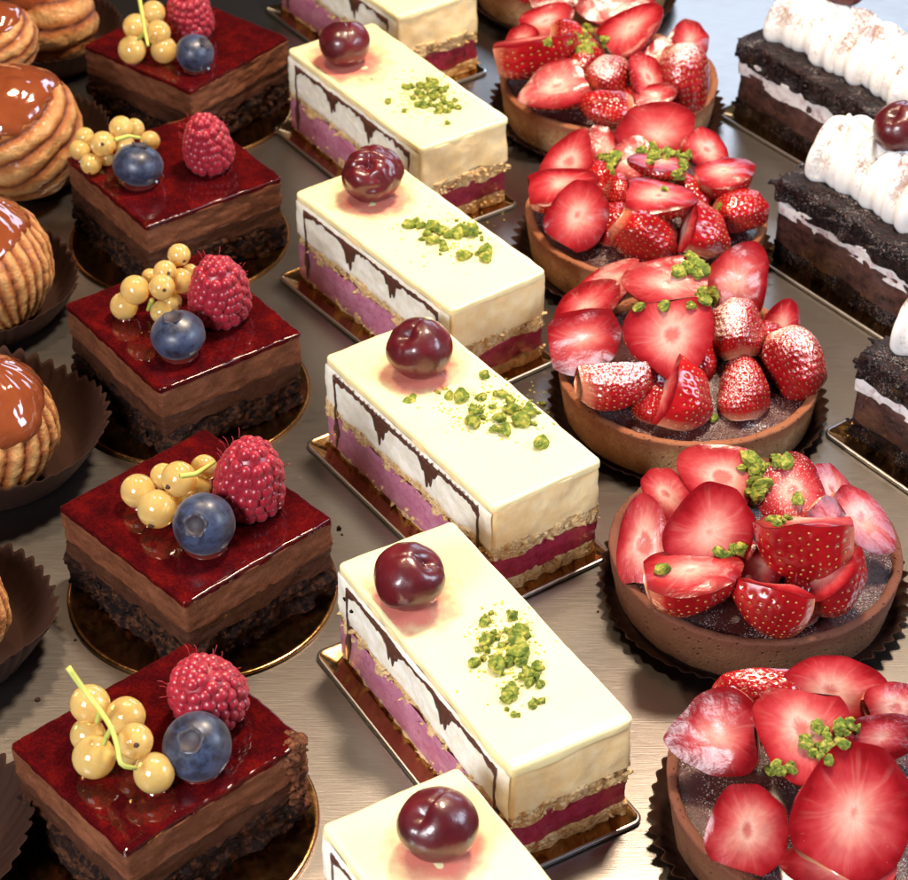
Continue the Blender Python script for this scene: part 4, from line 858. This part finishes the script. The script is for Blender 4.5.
chunks(scatter(692, 266, 16, 9, 12, -20) + scatter(697, 272, 7, 9, 6) + scatter(708, 296, 9, 9, 7) + [(665, 306, .9), (640, 308, .8), (690, 307, 1.), (713, 420, .9)], tl(2), 'pistachio on the third nearest tart')
chunks(scatter(660, 157, 24, 9, 18, 8) + scatter(680, 172, 8, 8, 6) + scatter(610, 162, 10, 8, 8) + [(688, 156, 1.1), (718, 208, .8), (664, 190, .7)], tl(3), 'pistachio on the fourth nearest tart')
chunks(scatter(590, 42, 20, 13, 22) + scatter(549, 43, 6, 4, 4), tl(4), 'pistachio on the fifth nearest tart')
HITS = [(q, hit(q[0], q[1])) for q in QP]
for (px, py, kk, where, group, rad), h in HITS:
    if h is None: continue
    p, n, ob = h; r = rg.uniform(*rad) * kk
    o = bpy.data.objects.new('pistachio_piece', rg.choice(pm)); COL.objects.link(o)
    place(o, p + n * r * .35, frame(n, (rg.uniform(-1, 1), rg.uniform(-1, 1), .3)), r * np.array([rg.uniform(.8, 1.2), rg.uniform(.8, 1.2), rg.uniform(.8, 1.1)])); tag(o, where, 'pistachio', group)
# the finer dust around the chunks: uncountable grains, one object per cake
DU = [(1, [(505, 650, 42, 50, 260)], f'yellow green pistachio dust across the {BL[1]} cream slice'), (2, [(490, 408, 60, 32, 230)], f'yellow green pistachio dust across the {BL[2]} cream slice'), (3, [(450, 236, 52, 28, 170)], f'yellow green pistachio dust across the {BL[3]} cream slice'), (4, [(425, 95, 42, 26, 240)], f'yellow green pistachio dust across the {BL[4]} cream slice')]
for k, ell, lab in DU:
    b = MB()
    for (cx, cy, rx, ry, n) in ell:
        for i in range(n):
            g = (rg.gauss(0, .45), rg.gauss(0, .45)); h = hit(cx + rx * g[0], cy + ry * g[1])
            if h is None or h[1][2] < .9: continue
            r = rg.uniform(.025, .06); V, F = lump(h[0] + np.array([0, -Y0, r * .2]), r, i, (1, 1, .7), 4, 6, .5); b.add(V, F)
    o = b.build('pistachio_dust', M['dust'], None, False); o.scale = (S, S, S); tag(o, lab, 'pistachio dust'); o['kind'] = 'stuff'
# loose cake crumbs on the metal
b = MB()
for i, (px, py) in enumerate([(339, 529), (342, 535), (75, 640), (345, 600), (312, 622), (352, 612), (598, 612), (38, 700)]):
    h = hit(px, py)
    if h is None: continue
    r = rg.uniform(.04, .1); V, F = lump(h[0] + np.array([0, -Y0, r * .4]), r, i, (1, 1, .8), 6, 8, .5); b.add(V, F)
o = b.build('cake_crumbs', M['choc_sponge']); o.scale = (S, S, S); tag(o, 'loose brown crumbs scattered on the brushed metal between the cakes', 'crumbs'); o['kind'] = 'stuff'

# ------------------------------------------------------------------ light
def area(name, loc, target, sx, sy, power, col):
    d = bpy.data.lights.new(name, 'AREA'); d.shape = 'RECTANGLE'; d.size = sx * S; d.size_y = sy * S; d.energy = power; d.color = col
    o = bpy.data.objects.new(name, d); COL.objects.link(o); o.location = W3(loc)
    o.rotation_euler = (W3(target) - W3(loc)).to_track_quat('-Z', 'Y').to_euler(); return o
area('warm_shop_lamp', (16, 88, 80), (3, 66, 2), 11, 11, 6.6, (1., .80, .58))
area('warm_shop_lamp', (-22, 85, 80), (-6, 70, 2), 8, 8, 1.6, (1., .74, .48))
area('window_light', (75, 50, 50), (5, 68, 2), 36, 36, 3.4, (.70, .82, 1.))
area('window_light', (-40, 0, 45), (2, 60, 2), 26, 26, 4.7, (.95, .96, 1.))
area('window_light', (45, 180, 52), (6, 80, 2), 80, 26, 2.4, (.62, .78, 1.))
w = bpy.data.worlds.new('World'); sc.world = w; w.use_nodes = True; bg = w.node_tree.nodes['Background']; bg.inputs[0].default_value = (.60, .46, .36, 1); bg.inputs[1].default_value = .04
sc.view_settings.view_transform = 'Standard'; sc.view_settings.look = 'None'; sc.view_settings.exposure = 0.2; sc.view_settings.gamma = 1
